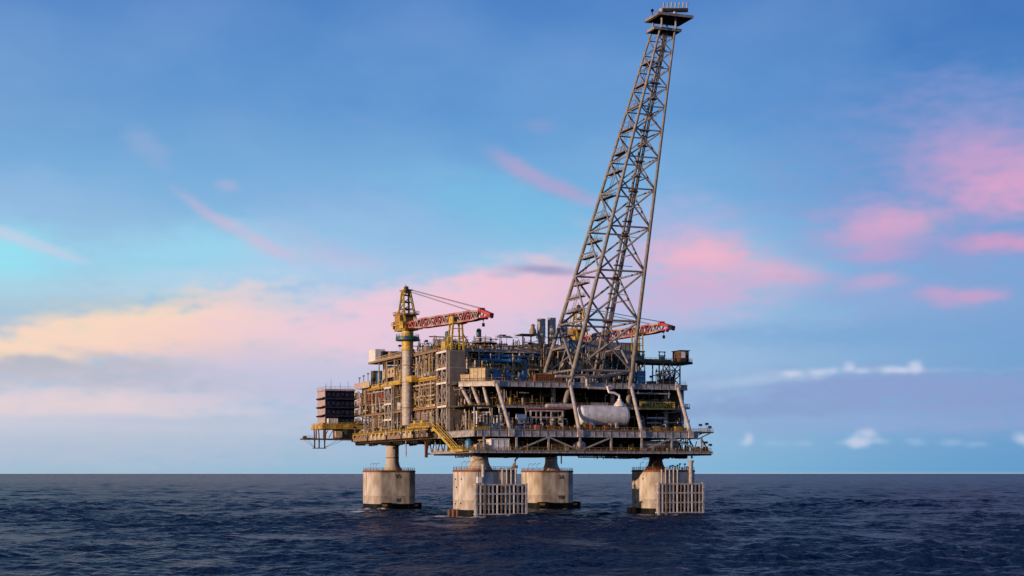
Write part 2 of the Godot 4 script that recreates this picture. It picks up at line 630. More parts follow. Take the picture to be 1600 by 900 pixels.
# ---------------------------------------------------------------- concrete columns
func rounded_square(h: float, r: float, seg := 6) -> Array:
	var out := []
	for q in 4:
		var c := Vector2(h - r, h - r)
		if q == 1: c = Vector2(-h + r, h - r)
		if q == 2: c = Vector2(-h + r, -h + r)
		if q == 3: c = Vector2(h - r, -h + r)
		for k in seg + 1:
			var t := PI / 2 * q + PI / 2 * k / seg
			out.append(c + Vector2(cos(t), sin(t)) * r)
	out.reverse()
	return out

func column(x, v, label, shaft_x, shaft_v, shaft_r, shaft_top, shaft_mat) -> Node3D:
	var c := pc(x, 0, v)
	var t := thing("concrete_column", label, "column", c, "concrete legs of the platform")
	var b := MB.new()
	b.ring_prism(rounded_square(8.75, 3.7), 5.6, 15.0, c)
	part("column_body", b, "concrete", t)
	b = MB.new()
	b.ring_prism(rounded_square(8.73, 3.7), 2.5, 5.595, c)
	part("tide_band", b, "concrete_wet", t)
	b = MB.new()
	b.ring_prism(rounded_square(8.78, 3.7), -6.0, 2.5, c)
	part("waterline_band", b, "growth", t)
	b = MB.new()
	b.ring_prism(rounded_square(8.92, 3.8), 14.55, 15.06, c)
	part("top_kerb", b, "rust", t)
	b = MB.new()
	var pts := []
	for p in rounded_square(8.65, 3.7, 3):
		pts.append(c + Vector3(p.x, 15.06, p.y))
	pts.append(pts[0])
	rail(b, pts, 1.1, 2.2, 0.11)
	part("handrail", b, "rust", t)
	var s := pc(shaft_x, 0, shaft_v)
	b = MB.new()
	var prof := []
	for k in 9:
		var f := k / 8.0
		prof.append(Vector2(shaft_r + 1.75 * pow(1 - f, 2.2), 14.9 + 4.4 * f))
	prof.append(Vector2(shaft_r, shaft_top))
	b.lathe(s, Vector3.UP, prof, 28)
	var sh := part("shaft", b, shaft_mat, t)
	b = MB.new()
	b.lathe(s, Vector3.UP, [Vector2(shaft_r, 19.9), Vector2(shaft_r + 0.07, 19.92), Vector2(shaft_r + 0.07, 20.2), Vector2(shaft_r, 20.22)], 28)
	if shaft_top > 25.0:
		b.lathe(s, Vector3.UP, [Vector2(shaft_r + 0.02, 24.6), Vector2(shaft_r + 0.08, 24.62), Vector2(shaft_r + 0.08, 24.8), Vector2(shaft_r + 0.02, 24.82)], 28)
	part("weld_band", b, "brown", sh, true)
	for k in 3:
		b = MB.new()
		var a := c + Vector3(-7.2 + 0.6 * k, 15.06, 6.9 - 6.0 * k)
		b.pipe([a, a + Vector3(0, 2.3, 0), a + Vector3(0.9, 2.9, 0)], 0.07, 5)
		b.box(a + Vector3(1.1, 2.85, 0), Vector3(0.5, 0.2, 0.3))
		part("lamp_post", b, "grey_steel", t)
	return t

func word(txt, h, at: Vector3, turn: float, m, parent: Node3D, called := "lettering", width := 0.0):
	var tm := TextMesh.new()
	var f := SystemFont.new()
	f.font_names = PackedStringArray(["Droid Sans"])
	f.font_weight = 700
	tm.font = f
	tm.text = txt
	tm.font_size = 32
	tm.pixel_size = h / 24.0
	tm.depth = 0.03
	var o := MeshInstance3D.new()
	o.name = called
	o.mesh = tm
	o.material_override = mats[m]
	o.position = at - here
	if width > 0:
		o.scale = Vector3(width / tm.get_aabb().size.x, 1, 1)
	o.rotation.y = turn
	parent.add_child(o, true)

func fender(t, c: Vector3, s: Vector3, kind := 0):
	var b := MB.new()
	if kind == 0:
		b.box(c, s)
		var o := part("fender", b, "growth", t)
		b = MB.new()
		b.box(c + Vector3(0, s.y * 0.5 + 0.1, 0), Vector3(s.x * 1.02, 0.2, s.z * 1.02))
		part("fender_cap", b, "dark", o)
		b = MB.new()
		b.box(c + Vector3(-s.x * 0.2, s.y * 0.3, s.z * 0.5 + 0.05), Vector3(s.x * 0.5, s.y * 0.22, 0.1))
		part("fender_face", b, "ochre", o)
	else:
		for k in 3:
			var b2 := MB.new()
			var p := c + Vector3((k - 1) * s.x * 0.36, 0, (k - 1) * 0.5)
			b2.lathe(p + Vector3(0, -s.y * 0.5, 0), Vector3.UP, [Vector2(0.01, 0), Vector2(s.x * 0.19, 0.2), Vector2(s.x * 0.2, s.y * 0.5), Vector2(s.x * 0.19, s.y - 0.2), Vector2(0.01, s.y)], 10)
			part("fender", b2, "brown" if k != 1 else "rust", t)

func riser_cage(t, x0, x1, v0, depth, y0, y1, posts):
	# an open frame of pale posts and rails that guards the risers on a column's front face
	var b := MB.new()
	for y in [y0 + 0.25, lerpf(y0, y1, 0.36), lerpf(y0, y1, 0.68), y1 - 0.2]:
		b.bar(pc(x0, y, v0), pc(x1, y, v0), 0.42, 0.42)
		b.bar(pc(x0, y, v0), pc(x0, y, v0 + depth), 0.4, 0.4)
		b.bar(pc(x1, y, v0), pc(x1, y, v0 + depth), 0.4, 0.4)
	var cage := part("riser_guard", b, "pale_steel", t)
	for k in posts:
		b = MB.new()
		var x := lerpf(x0, x1, float(k) / (posts - 1))
		var thick := 0.62 if k in [0, 2, posts - 1] else 0.4
		b.bar(pc(x, y0 - (1.6 if k in [0, 2] else 0.0), v0), pc(x, y1 + (0.25 if k in [0, posts - 1] else 0.0), v0), thick, thick)
		part("guard_post", b, ["pale_steel", "white", "beige", "pale_steel"][(k * 5) % 4], cage)
	for k in range(1, 4):
		for x in [x0, x1]:
			b = MB.new()
			b.bar(pc(x, y0, v0 + depth * k / 3.0), pc(x, y1, v0 + depth * k / 3.0), 0.4, 0.4)
			part("guard_post", b, "pale_steel", cage)
	# the dark risers behind
	for k in 9:
		b = MB.new()
		var x := lerpf(x0 + 1.5, x1 - 1.5, k / 8.0)
		b.tube(pc(x, -3, v0 + 1.3), pc(x, y1 - 0.6, v0 + 1.3), 0.42, 0.42, 8)
		part("riser_pipe", b, "dark", cage)

func build_columns():
	var t := column(0, 0, "nearest concrete column, its riser guard starting left of the corner", -1.4, 1.0, 2.9, 21.5, "concrete")
	riser_cage(t, -6.6, 10.4, -10.3, 3.4, 0.9, 10.7, 13)
	fender(t, pc(-10.0, 0.9, 1.5), Vector3(3.4, 3.6, 3.4), 1)
	for k in 4:
		var b := MB.new()
		b.tube(pc(2.6 + k * 1.5, 10.4, -9.4), pc(2.6 + k * 1.5, 15.4 + 0.3 * (k % 2), -9.4), 0.3, 0.3, 10)
		part("riser_head", b, "pale_steel", t)
	var b2 := MB.new()
	b2.tube(pc(-3.9, 9, -9.4), pc(-3.9, 17.0, -9.4), 0.55, 0.55, 12)
	b2.tube(pc(-3.9, 16.4, -9.4), pc(-3.9, 16.9, -9.4), 0.68, 0.68, 12)
	part("vent_pipe", b2, "pale_steel", t)
	b2 = MB.new()
	b2.box(pc(-5.3, 12.0, -9.6), Vector3(1.5, 1.9, 1.4))
	part("white_locker", b2, "white", t)
	for p in [[-8.8, 12.2, 3.0], [-8.8, 12.2, -2.8], [-8.8, 9.6, 2.0], [-8.8, 4.3, 3.2], [-8.8, 4.5, -2]]:
		b2 = MB.new()
		b2.box(pc(p[0], p[1], p[2]), Vector3(0.25, 0.45, 0.6))
		part("anode_block", b2, "dark", t)
	b2 = MB.new()
	for k in 3:
		b2.tube(pc(-5.5 + k * 0.55, 2, -8.85), pc(-5.5 + k * 0.55, 14.5, -8.85), 0.12, 0.12, 6)
	part("conduit", b2, "pale_steel", t)
	b2 = MB.new()
	for k in 8:
		b2.tube(pc(-3.2 + rng.randf_range(-1, 1) * 2, 18.5 + k * 0.35, -2.0), pc(-1.4 + rng.randf_range(-1, 1) * 4, 19 + k * 0.35, -2.4), 0.11, 0.11, 5)
	for k in 6:
		b2.tube(pc(-6 + k * 0.8, 21.2, -3), pc(-4.4 + k * 0.3, 18.0, -3), 0.1, 0.1, 5)
	part("hanging_pipework", b2, "grey_steel", t, true)
	b2 = MB.new()
	b2.pipe([pc(8.0, 15.1, -6), pc(8.3, 18.4, -6), pc(9.6, 19.6, -6.2), pc(9.6, 21, -6.2)], 0.3)
	b2.pipe([pc(6.5, 15.1, -6), pc(8.3, 18.0, -6)], 0.22)
	b2.box(pc(8.2, 16.2, -6), Vector3(1.6, 1.0, 1.2))
	part("riser_manifold", b2, "grey_steel", t)

	t = column(0.3, 107, "left concrete column, alone under the far left of the deck", 1.7, 107, 2.45, 26.5, "concrete")
	fender(t, pc(-3.6, 0.9, 98.0), Vector3(3.6, 3.8, 2.4))
	fender(t, pc(9.6, 0.9, 101.5), Vector3(3.2, 3.6, 3.2))
	word("V5", 1.6, pc(1.4, 12.9, 98.2), 0, "faded_paint", t)
	word("W", 1.5, pc(1.4, 3.9, 98.2), 0, "faded_paint", t)

	t = column(65.6, 106, "back concrete column, seen in the gap behind the nearest one", 67.4, 106, 2.45, 22.0, "concrete")
	fender(t, pc(60.2, 0.9, 97.0), Vector3(4.0, 3.6, 2.4))
	fender(t, pc(75.4, 0.9, 100.5), Vector3(3.4, 3.6, 3.2))
	word("3A", 1.6, pc(68.0, 12.6, 97.2), 0, "faded_paint", t)
	word("1W", 1.5, pc(68.0, 4.6, 97.2), 0, "faded_paint", t)

	t = column(64, 0, "right concrete column with rust on the foot of its shaft", 62.0, 1.5, 2.2, 21.5, "rust")
	riser_cage(t, 57.2, 73.6, -10.3, 3.4, 0.9, 10.8, 13)
	fender(t, pc(54.4, 0.9, 3.0), Vector3(3.8, 3.8, 3.6), 1)
	for k in 5:
		b2 = MB.new()
		b2.tube(pc(58.8 + k * 1.45, 10.4, -9.4), pc(58.8 + k * 1.45, 15.4 + 0.3 * (k % 2), -9.4), 0.3, 0.3, 10)
		part("riser_head", b2, "pale_steel", t)
	b2 = MB.new()
	b2.tube(pc(69.6, 10.4, -9.4), pc(69.6, 18.2, -9.4), 0.72, 0.72, 14)
	b2.tube(pc(69.6, 17.6, -9.4), pc(69.6, 18.4, -9.4), 0.95, 0.95, 14)
	part("vent_pipe", b2, "grey_steel", t)
	for p in [[-8.8, 12.2, 3.0], [-8.8, 12.3, -2.8], [-8.8, 4.3, 3.2], [-8.8, 4.5, -2]]:
		b2 = MB.new()
		b2.box(pc(64 + p[0], p[1], p[2]), Vector3(0.25, 0.45, 0.6))
		part("anode_block", b2, "dark", t)
	b2 = MB.new()
	for k in 9:
		var h := 15.1 + rng.randf_range(0.6, 2.2)
		b2.tube(pc(63.5 + k * 0.9, 15.1, -6.4 + rng.randf()), pc(63.5 + k * 0.9, h, -6.4), 0.16, 0.16, 6)
		b2.box(pc(63.5 + k * 0.9, h, -6.4), Vector3(0.7, 0.4, 0.5))
	part("riser_manifold", b2, "dark", t)
	b2 = MB.new()
	for k in 6:
		b2.pipe([pc(57.5 + k * 0.5, 15.1, -5), pc(57.2 + k * 0.5, 17.5, -5), pc(59.8, 18.6 + k * 0.2, -2)], 0.12, 5)
	part("hanging_pipework", b2, "brown", t, true)

# ---------------------------------------------------------------- flare tower
func tower_leg(f: float, side: int, back: bool) -> Vector3:
	# f: 0 at the foot ring (y 48), 1 at the head (y 150.5)
	var y := lerpf(48.0, 150.5, f)
	if back:
		return pc(lerpf(30.3, 39.3, f) if side == 0 else lerpf(51.4, 44.0, f), y, lerpf(23.0, -42.5, f))
	return pc(lerpf(30.4, 39.3, f) if side == 0 else lerpf(51.6, 44.0, f), y, lerpf(-1.9, -48.5, f))

func build_flare_tower():
	var t := thing("flare_tower", "tall grey lattice flare tower leaning out over the sea", "flare tower", pc(41, 44, 0))
	for s in 2:
		var b := MB.new()
		for k in 10:
			b.tube(tower_leg(k / 10.0, s, false), tower_leg((k + 1) / 10.0, s, false), lerpf(0.74, 0.33, k / 10.0), lerpf(0.74, 0.33, (k + 1) / 10.0), 12, false)
		b.tube(tower_leg(-0.19, s, false), tower_leg(0, s, false), 0.95, 0.8, 12)
		b.ball(tower_leg(-0.04, s, false), 1.0, 12, 6)
		part("leg", b, "tower_steel", t)
		b = MB.new()
		for k in 10:
			b.tube(tower_leg(k / 10.0, s, true), tower_leg((k + 1) / 10.0, s, true), lerpf(0.7, 0.31, k / 10.0), lerpf(0.7, 0.31, (k + 1) / 10.0), 12, false)
		part("leg", b, "tower_steel", t)
	# bracing levels, closer together towards the top
	var lv := [0.0, 0.155, 0.305, 0.435, 0.545, 0.635, 0.71, 0.775, 0.83, 0.88, 0.925, 0.965]
	for i in lv.size():
		var f: float = lv[i]
		var r := lerpf(0.40, 0.155, f)
		var q := [tower_leg(f, 0, false), tower_leg(f, 1, false), tower_leg(f, 1, true), tower_leg(f, 0, true)]
		for k in 4:
			var b := MB.new()
			b.tube(q[k], q[(k + 1) % 4], r, r, 8, false)
			part("ring_brace", b, "tower_steel", t)
		if i == lv.size() - 1:
			break
		var g: float = lv[i + 1]
		r *= 0.95
		for bk in 2:
			for s in 2:
				var b := MB.new()
				b.tube(tower_leg(f, s, bk == 1), tower_leg(g, 1 - s, bk == 1), r, r, 8, false)
				part("diagonal_brace", b, "tower_steel", t)
		for s in 2:
			var b := MB.new()
			b.tube(tower_leg(f, s, false), tower_leg(g, s, true), r, r, 8, false)
			part("diagonal_brace", b, "tower_steel", t)
		# short horizontals half way up the side faces
		if i < 8:
			var b := MB.new()
			var h := lerpf(f, g, 0.5)
			for s in 2:
				b = MB.new()
				b.tube(tower_leg(h, s, true), tower_leg(f, s, false).lerp(tower_leg(g, s, true), 0.5), r * 0.7, r * 0.7, 6, false)
				part("side_strut", b, "tower_steel", t)
	# the foot: the raking struts that carry the front legs down and the back feet
	for s in 2:
		var b := MB.new()
		var p := tower_leg(0, s, true)
		b.tube(p, pc(p.x, 44.2, 26.0), 0.62, 0.62, 12)
		part("foot", b, "tower_steel", t)
		b = MB.new()
		b.tube(tower_leg(0.075, s, true).lerp(tower_leg(0.075, s, false), 0.0), tower_leg(0, s, false).lerp(tower_leg(0.155, s, true), 0.55), 0.26, 0.26, 8, false)
		part("side_strut", b, "tower_steel", t)
		b = MB.new()
		b.tube(tower_leg(0.0, s, false).lerp(tower_leg(0.0, s, true), 0.5), tower_leg(0, s, false).lerp(tower_leg(0.155, s, true), 0.5), 0.22, 0.22, 8, false)
		part("side_strut", b, "tower_steel", t)
	# two flare pipes that climb inside, with clamps
	var fp := func(f: float, o: float) -> Vector3:
		var a := tower_leg(f, 0, false).lerp(tower_leg(f, 1, false), 0.62)
		var c := tower_leg(f, 0, true).lerp(tower_leg(f, 1, true), 0.62)
		return a.lerp(c, 0.42) + Vector3(o * lerpf(1.0, 0.6, f), 0, 0)
	for o in [-0.85, 0.85]:
		var b := MB.new()
		b.tube(fp.call(-0.03, o), fp.call(0.99, o), 0.46, 0.4, 10, true)
		part("flare_pipe", b, "tower_steel", t)
	for i in 22:
		var f := 0.03 + i * 0.043
		var b := MB.new()
		b.box(fp.call(f, 0), Vector3(3.0, 0.35, 1.4))
		if i % 3 == 0:
			b.box(fp.call(f, 0) + Vector3(0, 0.4, 0.9), Vector3(1.1, 0.8, 0.7))
		part("pipe_clamp", b, "brown", t)
		if i % 2 == 1:
			b = MB.new()
			var a := tower_leg(f, 0, false).lerp(tower_leg(f, 0, true), 0.5)
			var c := tower_leg(f, 1, false).lerp(tower_leg(f, 1, true), 0.5)
			b.bar(fp.call(f, 0) - Vector3(1.6, 0, 0), (fp.call(f, 0) as Vector3).lerp(c, 0.95), 0.16, 0.16)
			part("pipe_support", b, "tower_steel", t)
	# resting platforms and ladders on the left side
	var rests := [0.075, 0.115, 0.19, 0.235, 0.275, 0.355, 0.4, 0.47, 0.53, 0.6, 0.655, 0.72, 0.78, 0.84, 0.9]
	for i in rests.size():
		var f: float = rests[i]
		var a := tower_leg(f, 0, true)
		var c := tower_leg(f, 0, false)
		var w := lerpf(0.42, 0.8, f)
		var b := MB.new()
		var mid := a.lerp(c, w * 0.5) + Vector3(0.9, 0, 0)
		b.box(mid, Vector3(1.9, 0.22, absf(c.z - a.z) * w))
		var pl := part("rest_platform", b, "brown", t)
		b = MB.new()
		var hz := absf(c.z - a.z) * w * 0.5
		rail(b, [mid + Vector3(-0.9, 0.1, -hz), mid + Vector3(-0.9, 0.1, hz), mid + Vector3(0.9, 0.1, hz), mid + Vector3(0.9, 0.1, -hz)], 1.1, 1.5, 0.08)
		part("handrail", b, "tower_steel", pl)
		if i < rests.size() - 1:
			b = MB.new()
			var nf: float = rests[i + 1]
			var e := tower_leg(nf, 0, true).lerp(tower_leg(nf, 0, false), lerpf(0.42, 0.8, nf) * 0.5) + Vector3(0.9, 0, 0)
			ladder(b, mid, e, 0.8)
			part("ladder", b, "brown", pl)
	# the lower and the upper head platform
	for d in [[148.9, 41.6, 9.0, -45.2, 5.6, 0.35], [152.6, 43.0, 11.6, -45.8, 9.6, 0.55]]:
		var b := MB.new()
		b.box(pc(d[1], d[0], d[3]), Vector3(d[2], d[5], d[4]))
		var pl := part("head_platform", b, "dark", t)
		b = MB.new()
		for k in 5:
			b.box(pc(d[1] + d[2] * (k - 2) * 0.23, d[0] - d[5] * 0.5 - 0.16, d[3]), Vector3(0.22, 0.3, d[4] * 0.98))
		part("under_beam", b, "brown", pl)
		b = MB.new()
		var hx: float = d[2] * 0.5
		var hz: float = d[4] * 0.5
		for sx in [-1, 1]:
			b.box(pc(d[1] + sx * hx, d[0], d[3]), Vector3(0.2, 0.8, d[4] + 0.2))
			b.box(pc(d[1], d[0], d[3] + sx * hz), Vector3(d[2] + 0.2, 0.8, 0.2))
		part("edge_plate", b, "tower_steel", pl)
	for s in 2:
		for bk in 2:
			var b := MB.new()
			var p := tower_leg(1.0, s, bk == 1)
			b.tube(p - Vector3(0, 1.5, 0), Vector3(p.x, 152.4, p.z), 0.34, 0.34, 10)
			part("head_post", b, "tower_steel", t)
	# burner manifold with its row of tips
	var b3 := MB.new()
	b3.tube(pc(44.9, 152.8, -46), pc(44.9, 155.2, -46), 0.6, 0.5, 10)
	part("burner_stem", b3, "pale_steel", t)
	b3 = MB.new()
	b3.tube(pc(41.3, 155.4, -44.6), pc(48.6, 155.4, -47.6), 0.65, 0.65, 12)
	var man := part("burner_manifold", b3, "dark", t)
	b3 = MB.new()
	b3.ball(pc(41.2, 155.4, -44.5), 0.8, 10, 6)
	part("manifold_end", b3, "pale_steel", man)
	for k in 7:
		b3 = MB.new()
		var p := pc(41.7 + k * 1.1, 155.7, -44.75 - k * 0.45)
		b3.tube(p, p + Vector3(0.25, 2.0, 0), 0.18, 0.3, 8)
		part("burner_tip", b3, "grey_steel", man)
	b3 = MB.new()
	b3.tube(pc(38.3, 152.8, -44), pc(38.3, 155.0, -44), 0.14, 0.14, 8)
	b3.tube(pc(38.3, 152.8, -44), pc(38.9, 152.8, -44), 0.4, 0.4, 8)
	b3.ball(pc(38.3, 155.2, -44), 0.5, 10, 6)
	part("beacon", b3, "black", t)

# ---------------------------------------------------------------- repeated equipment
# a tangle of pipes, valves, trays and boxes in one bay, one mesh for each paint
func clutter(parent, x0, x1, y0, y1, v0, v1, count, paints: Array, called := "pipework"):
	var bs := {}
	for p in paints:
		if not bs.has(p):
			bs[p] = MB.new()
	for k in count:
		var b: MB = bs[paints[rng.randi() % paints.size()]]
		var x := rng.randf_range(x0, x1)
		var y: float = y0 + (y1 - y0) * pow(rng.randf(), 1.3)
		var v := rng.randf_range(v0, v1)
		var r := rng.randf_range(0.07, 0.25)
		match rng.randi() % 9:
			0, 1:
				b.tube(pc(x, y0, v), pc(x, minf(y1, y0 + rng.randf_range(0.35, 1.0) * (y1 - y0)), v), r, r, 6)
			2:
				var e := clampf(x + rng.randf_range(-9, 9), x0, x1)
				b.tube(pc(x, y, v), pc(e, y, v), r, r, 6)
			3:
				var e := clampf(v + rng.randf_range(-9, 9), v0, v1)
				b.tube(pc(x, y, v), pc(x, y, e), r, r, 6)
			4:
				var e := clampf(x + rng.randf_range(-5, 5), x0, x1)
				var f := clampf(v + rng.randf_range(-4, 4), v0, v1)
				b.pipe([pc(x, y0, v), pc(x, y, v), pc(e, y, v), pc(e, y, f), pc(e, minf(y1, y + 2.0), f)], r * 0.8, 5)
			5:
				var s := Vector3(rng.randf_range(0.5, 2.2), rng.randf_range(0.5, 1.9), rng.randf_range(0.5, 2.2))
				b.box(pc(x, y0 + s.y * 0.5, v), s)
			6:
				var e := clampf(x + rng.randf_range(2, 6), x0, x1)
				b.box(pc((x + e) * 0.5, y, v), Vector3(e - x, 0.14, 0.6))
				b.bar(pc(x, y0, v), pc(x, y, v), 0.16, 0.16)
				b.bar(pc(e, y0, v), pc(e, y, v), 0.16, 0.16)
			7:
				b.lathe(pc(x, y0, v), Vector3.UP, [Vector2(0.01, 0), Vector2(r * 3, 0.1), Vector2(r * 3, 1.6 + r * 3), Vector2(r * 2, 2.0 + r * 3), Vector2(0.01, 2.2 + r * 3)], 8)
			8:
				var e := clampf(v + rng.randf_range(-4, 4), v0, v1)
				b.bar(pc(x, y0, v), pc(x, minf(y1, y0 + rng.randf_range(2, 6)), e), 0.2, 0.2)
	for p in bs:
		if bs[p].v.size() > 0:
			part(called, bs[p], p, parent, true)

func edge_beam(parent, a: Vector3, e: Vector3, h, m, step := 11.0, called := "girder"):
	# an I girder with flanges and stiffeners, in welded lengths
	var n := int(maxf(1, roundf((e - a).length() / step)))
	for k in n:
		var p := a.lerp(e, float(k) / n)
		var q := a.lerp(e, float(k + 1) / n)
		var d := (q - p).normalized() * 0.02
		var b := MB.new()
		b.bar(p + d, q - d, 0.34, h)
		b.bar(p + d + Vector3.UP * h * 0.5, q - d + Vector3.UP * h * 0.5, 0.95, 0.14)
		b.bar(p + d - Vector3.UP * h * 0.5, q - d - Vector3.UP * h * 0.5, 0.95, 0.14)
		for j in 4:
			var s := p.lerp(q, (j + 0.5) / 4.0)
			b.bar(s - Vector3.UP * h * 0.47, s + Vector3.UP * h * 0.47, 0.12, 0.6)
		part(called, b, m, parent)

func horizontal_vessel(called, label, category, a: Vector3, e: Vector3, r, m, group := "") -> Node3D:
	var t := thing(called, label, category, Vector3((a.x + e.x) * 0.5, a.y - r - 0.9, (a.z + e.z) * 0.5), group)
	var b := MB.new()
	var l := (e - a).length()
	var prof := []
	for k in 7:
		var w := PI / 2 * k / 6.0
		prof.append(Vector2(maxf(sin(w) * r, 0.01), r * 0.5 * (1 - cos(w))))
	for k in 7:
		var w := PI / 2 * (6 - k) / 6.0
		prof.append(Vector2(maxf(sin(w) * r, 0.01), l - r * 0.5 * (1 - cos(w))))
	b.lathe(a, e - a, prof, 32)
	var sh := part("shell", b, m, t)
	b = MB.new()
	for f in [0.14, 0.5, 0.86]:
		b.lathe(a.lerp(e, f), e - a, [Vector2(r, -0.08), Vector2(r + 0.04, -0.06), Vector2(r + 0.04, 0.06), Vector2(r, 0.08)], 32)
	part("seam_band", b, m, sh, true)
	for f in [0.28, 0.72]:
		b = MB.new()
		var p := a.lerp(e, f)
		b.box(p - Vector3(0, r * 0.82, 0), Vector3(0.7, r * 0.8, r * 1.5))
		b.box(p - Vector3(0, r + 0.6, 0), Vector3(1.0, 0.6, r * 1.7))
		part("saddle", b, "galvanised", t)
	return t

func vertical_vessel(label, x, v, y0, y1, r, m, group := "") -> Node3D:
	var t := thing("vertical_vessel", label, "pressure vessel", pc(x, y0, v), group)
	var b := MB.new()
	var h: float = y1 - y0
	b.lathe(pc(x, y0, v), Vector3.UP, [Vector2(r * 1.1, 0), Vector2(r, 0.6), Vector2(r, h - r * 0.6), Vector2(r * 0.85, h - r * 0.25), Vector2(r * 0.45, h - 0.05), Vector2(0.01, h)], 22)
	part("shell", b, m, t)
	b = MB.new()
	for f in [0.25, 0.6]:
		b.lathe(pc(x, y0 + h * f, v), Vector3.UP, [Vector2(r, 0), Vector2(r + 0.07, 0.02), Vector2(r + 0.07, 0.25), Vector2(r, 0.27)], 22)
	part("band", b, "brown", t)
	b = MB.new()
	b.pipe([pc(x, y1 - 0.1, v), pc(x, y1 + 1.0, v), pc(x + 2.0, y1 + 1.0, v)], 0.28, 8)
	part("outlet_pipe", b, m, t)
	b = MB.new()
	ladder(b, pc(x, y0, v - r - 0.15), pc(x, y1, v - r - 0.15))
	part("ladder", b, "yellow", t)
	return t

func container(label, x, y, v, s: Vector3, m, category := "container", ribs := 9, called := "steel_container", group := "") -> Node3D:
	# x, y, v: centre of the floor
	var t := thing(called, label, category, pc(x, y, v), group)
	var b := MB.new()
	b.box(pc(x, y + s.y * 0.5, v), s - Vector3(0.16, 0.1, 0.16))
	part("body", b, m, t)
	b = MB.new()
	for k in ribs:
		var f := (k + 0.5) / ribs - 0.5
		b.box(pc(x + f * s.x, y + s.y * 0.5, v), Vector3(s.x / ribs * 0.45, s.y * 0.9, s.z))
	part("rib", b, m, t, true)
	b = MB.new()
	for sx in [-1, 1]:
		for sz in [-1, 1]:
			b.box(pc(x + sx * s.x * 0.5, y + s.y * 0.5, v + sz * s.z * 0.5), Vector3(0.22, s.y + 0.06, 0.22))
	for sz in [-1, 1]:
		b.box(pc(x, y + 0.1, v + sz * s.z * 0.5), Vector3(s.x, 0.2, 0.2))
		b.box(pc(x, y + s.y - 0.08, v + sz * s.z * 0.5), Vector3(s.x, 0.2, 0.2))
	part("corner_frame", b, m, t, true)
	return t

func cabin(called, label, category, x0, x1, y0, y1, v0, v1, m, roof, windows := 0) -> Node3D:
	var t := thing(called, label, category, pc((x0 + x1) * 0.5, y0, v0))
	var b := MB.new()
	b.span(pc(x0, y0, v0), pc(x1, y1, v1))
	part("wall", b, m, t)
	b = MB.new()
	b.span(pc(x0 - 0.2, y1 + 0.004, v0 - 0.2), pc(x1 + 0.2, y1 + 0.3, v1 + 0.2))
	part("roof", b, roof, t)
	b = MB.new()
	var n := int(maxf(2, (x1 - x0) / 1.5))
	for k in n + 1:
		var x := lerpf(x0, x1, float(k) / n)
		b.box(pc(x, (y0 + y1) * 0.5, v0 - 0.04), Vector3(0.1, y1 - y0 - 0.1, 0.08))
	n = int(maxf(2, (v1 - v0) / 1.5))
	for k in n + 1:
		var v := lerpf(v0, v1, float(k) / n)
		b.box(pc(x0 - 0.04, (y0 + y1) * 0.5, v), Vector3(0.08, y1 - y0 - 0.1, 0.1))
	part("wall_rib", b, m, t, true)
	for k in windows:
		b = MB.new()
		var v := lerpf(v0, v1, (k + 0.5) / windows)
		b.box(pc(x0 - 0.06, (y0 + y1) * 0.5 + 0.3, v), Vector3(0.12, 1.1, 1.4))
		part("window", b, "glass_dark", t)
	return t

func floodlight(label, x, y, v, h, face := -1.0):
	var t := thing("floodlight_post", label, "floodlight", pc(x, y, v), "floodlights along the deck edges")
	var b := MB.new()
	b.tube(pc(x, y, v), pc(x, y + h, v), 0.12, 0.09, 6)
	part("post", b, "grey_steel", t)
	b = MB.new()
	b.box(pc(x, y + h + 0.2, v - 0.2), Vector3(1.1, 0.6, 0.5))
	part("lamp_head", b, "black", t)
	b = MB.new()
	b.bar(pc(x - 0.9, y + h - 0.2, v), pc(x + 0.9, y + h - 0.2, v), 0.1, 0.1)
	part("crossbar", b, "grey_steel", t)

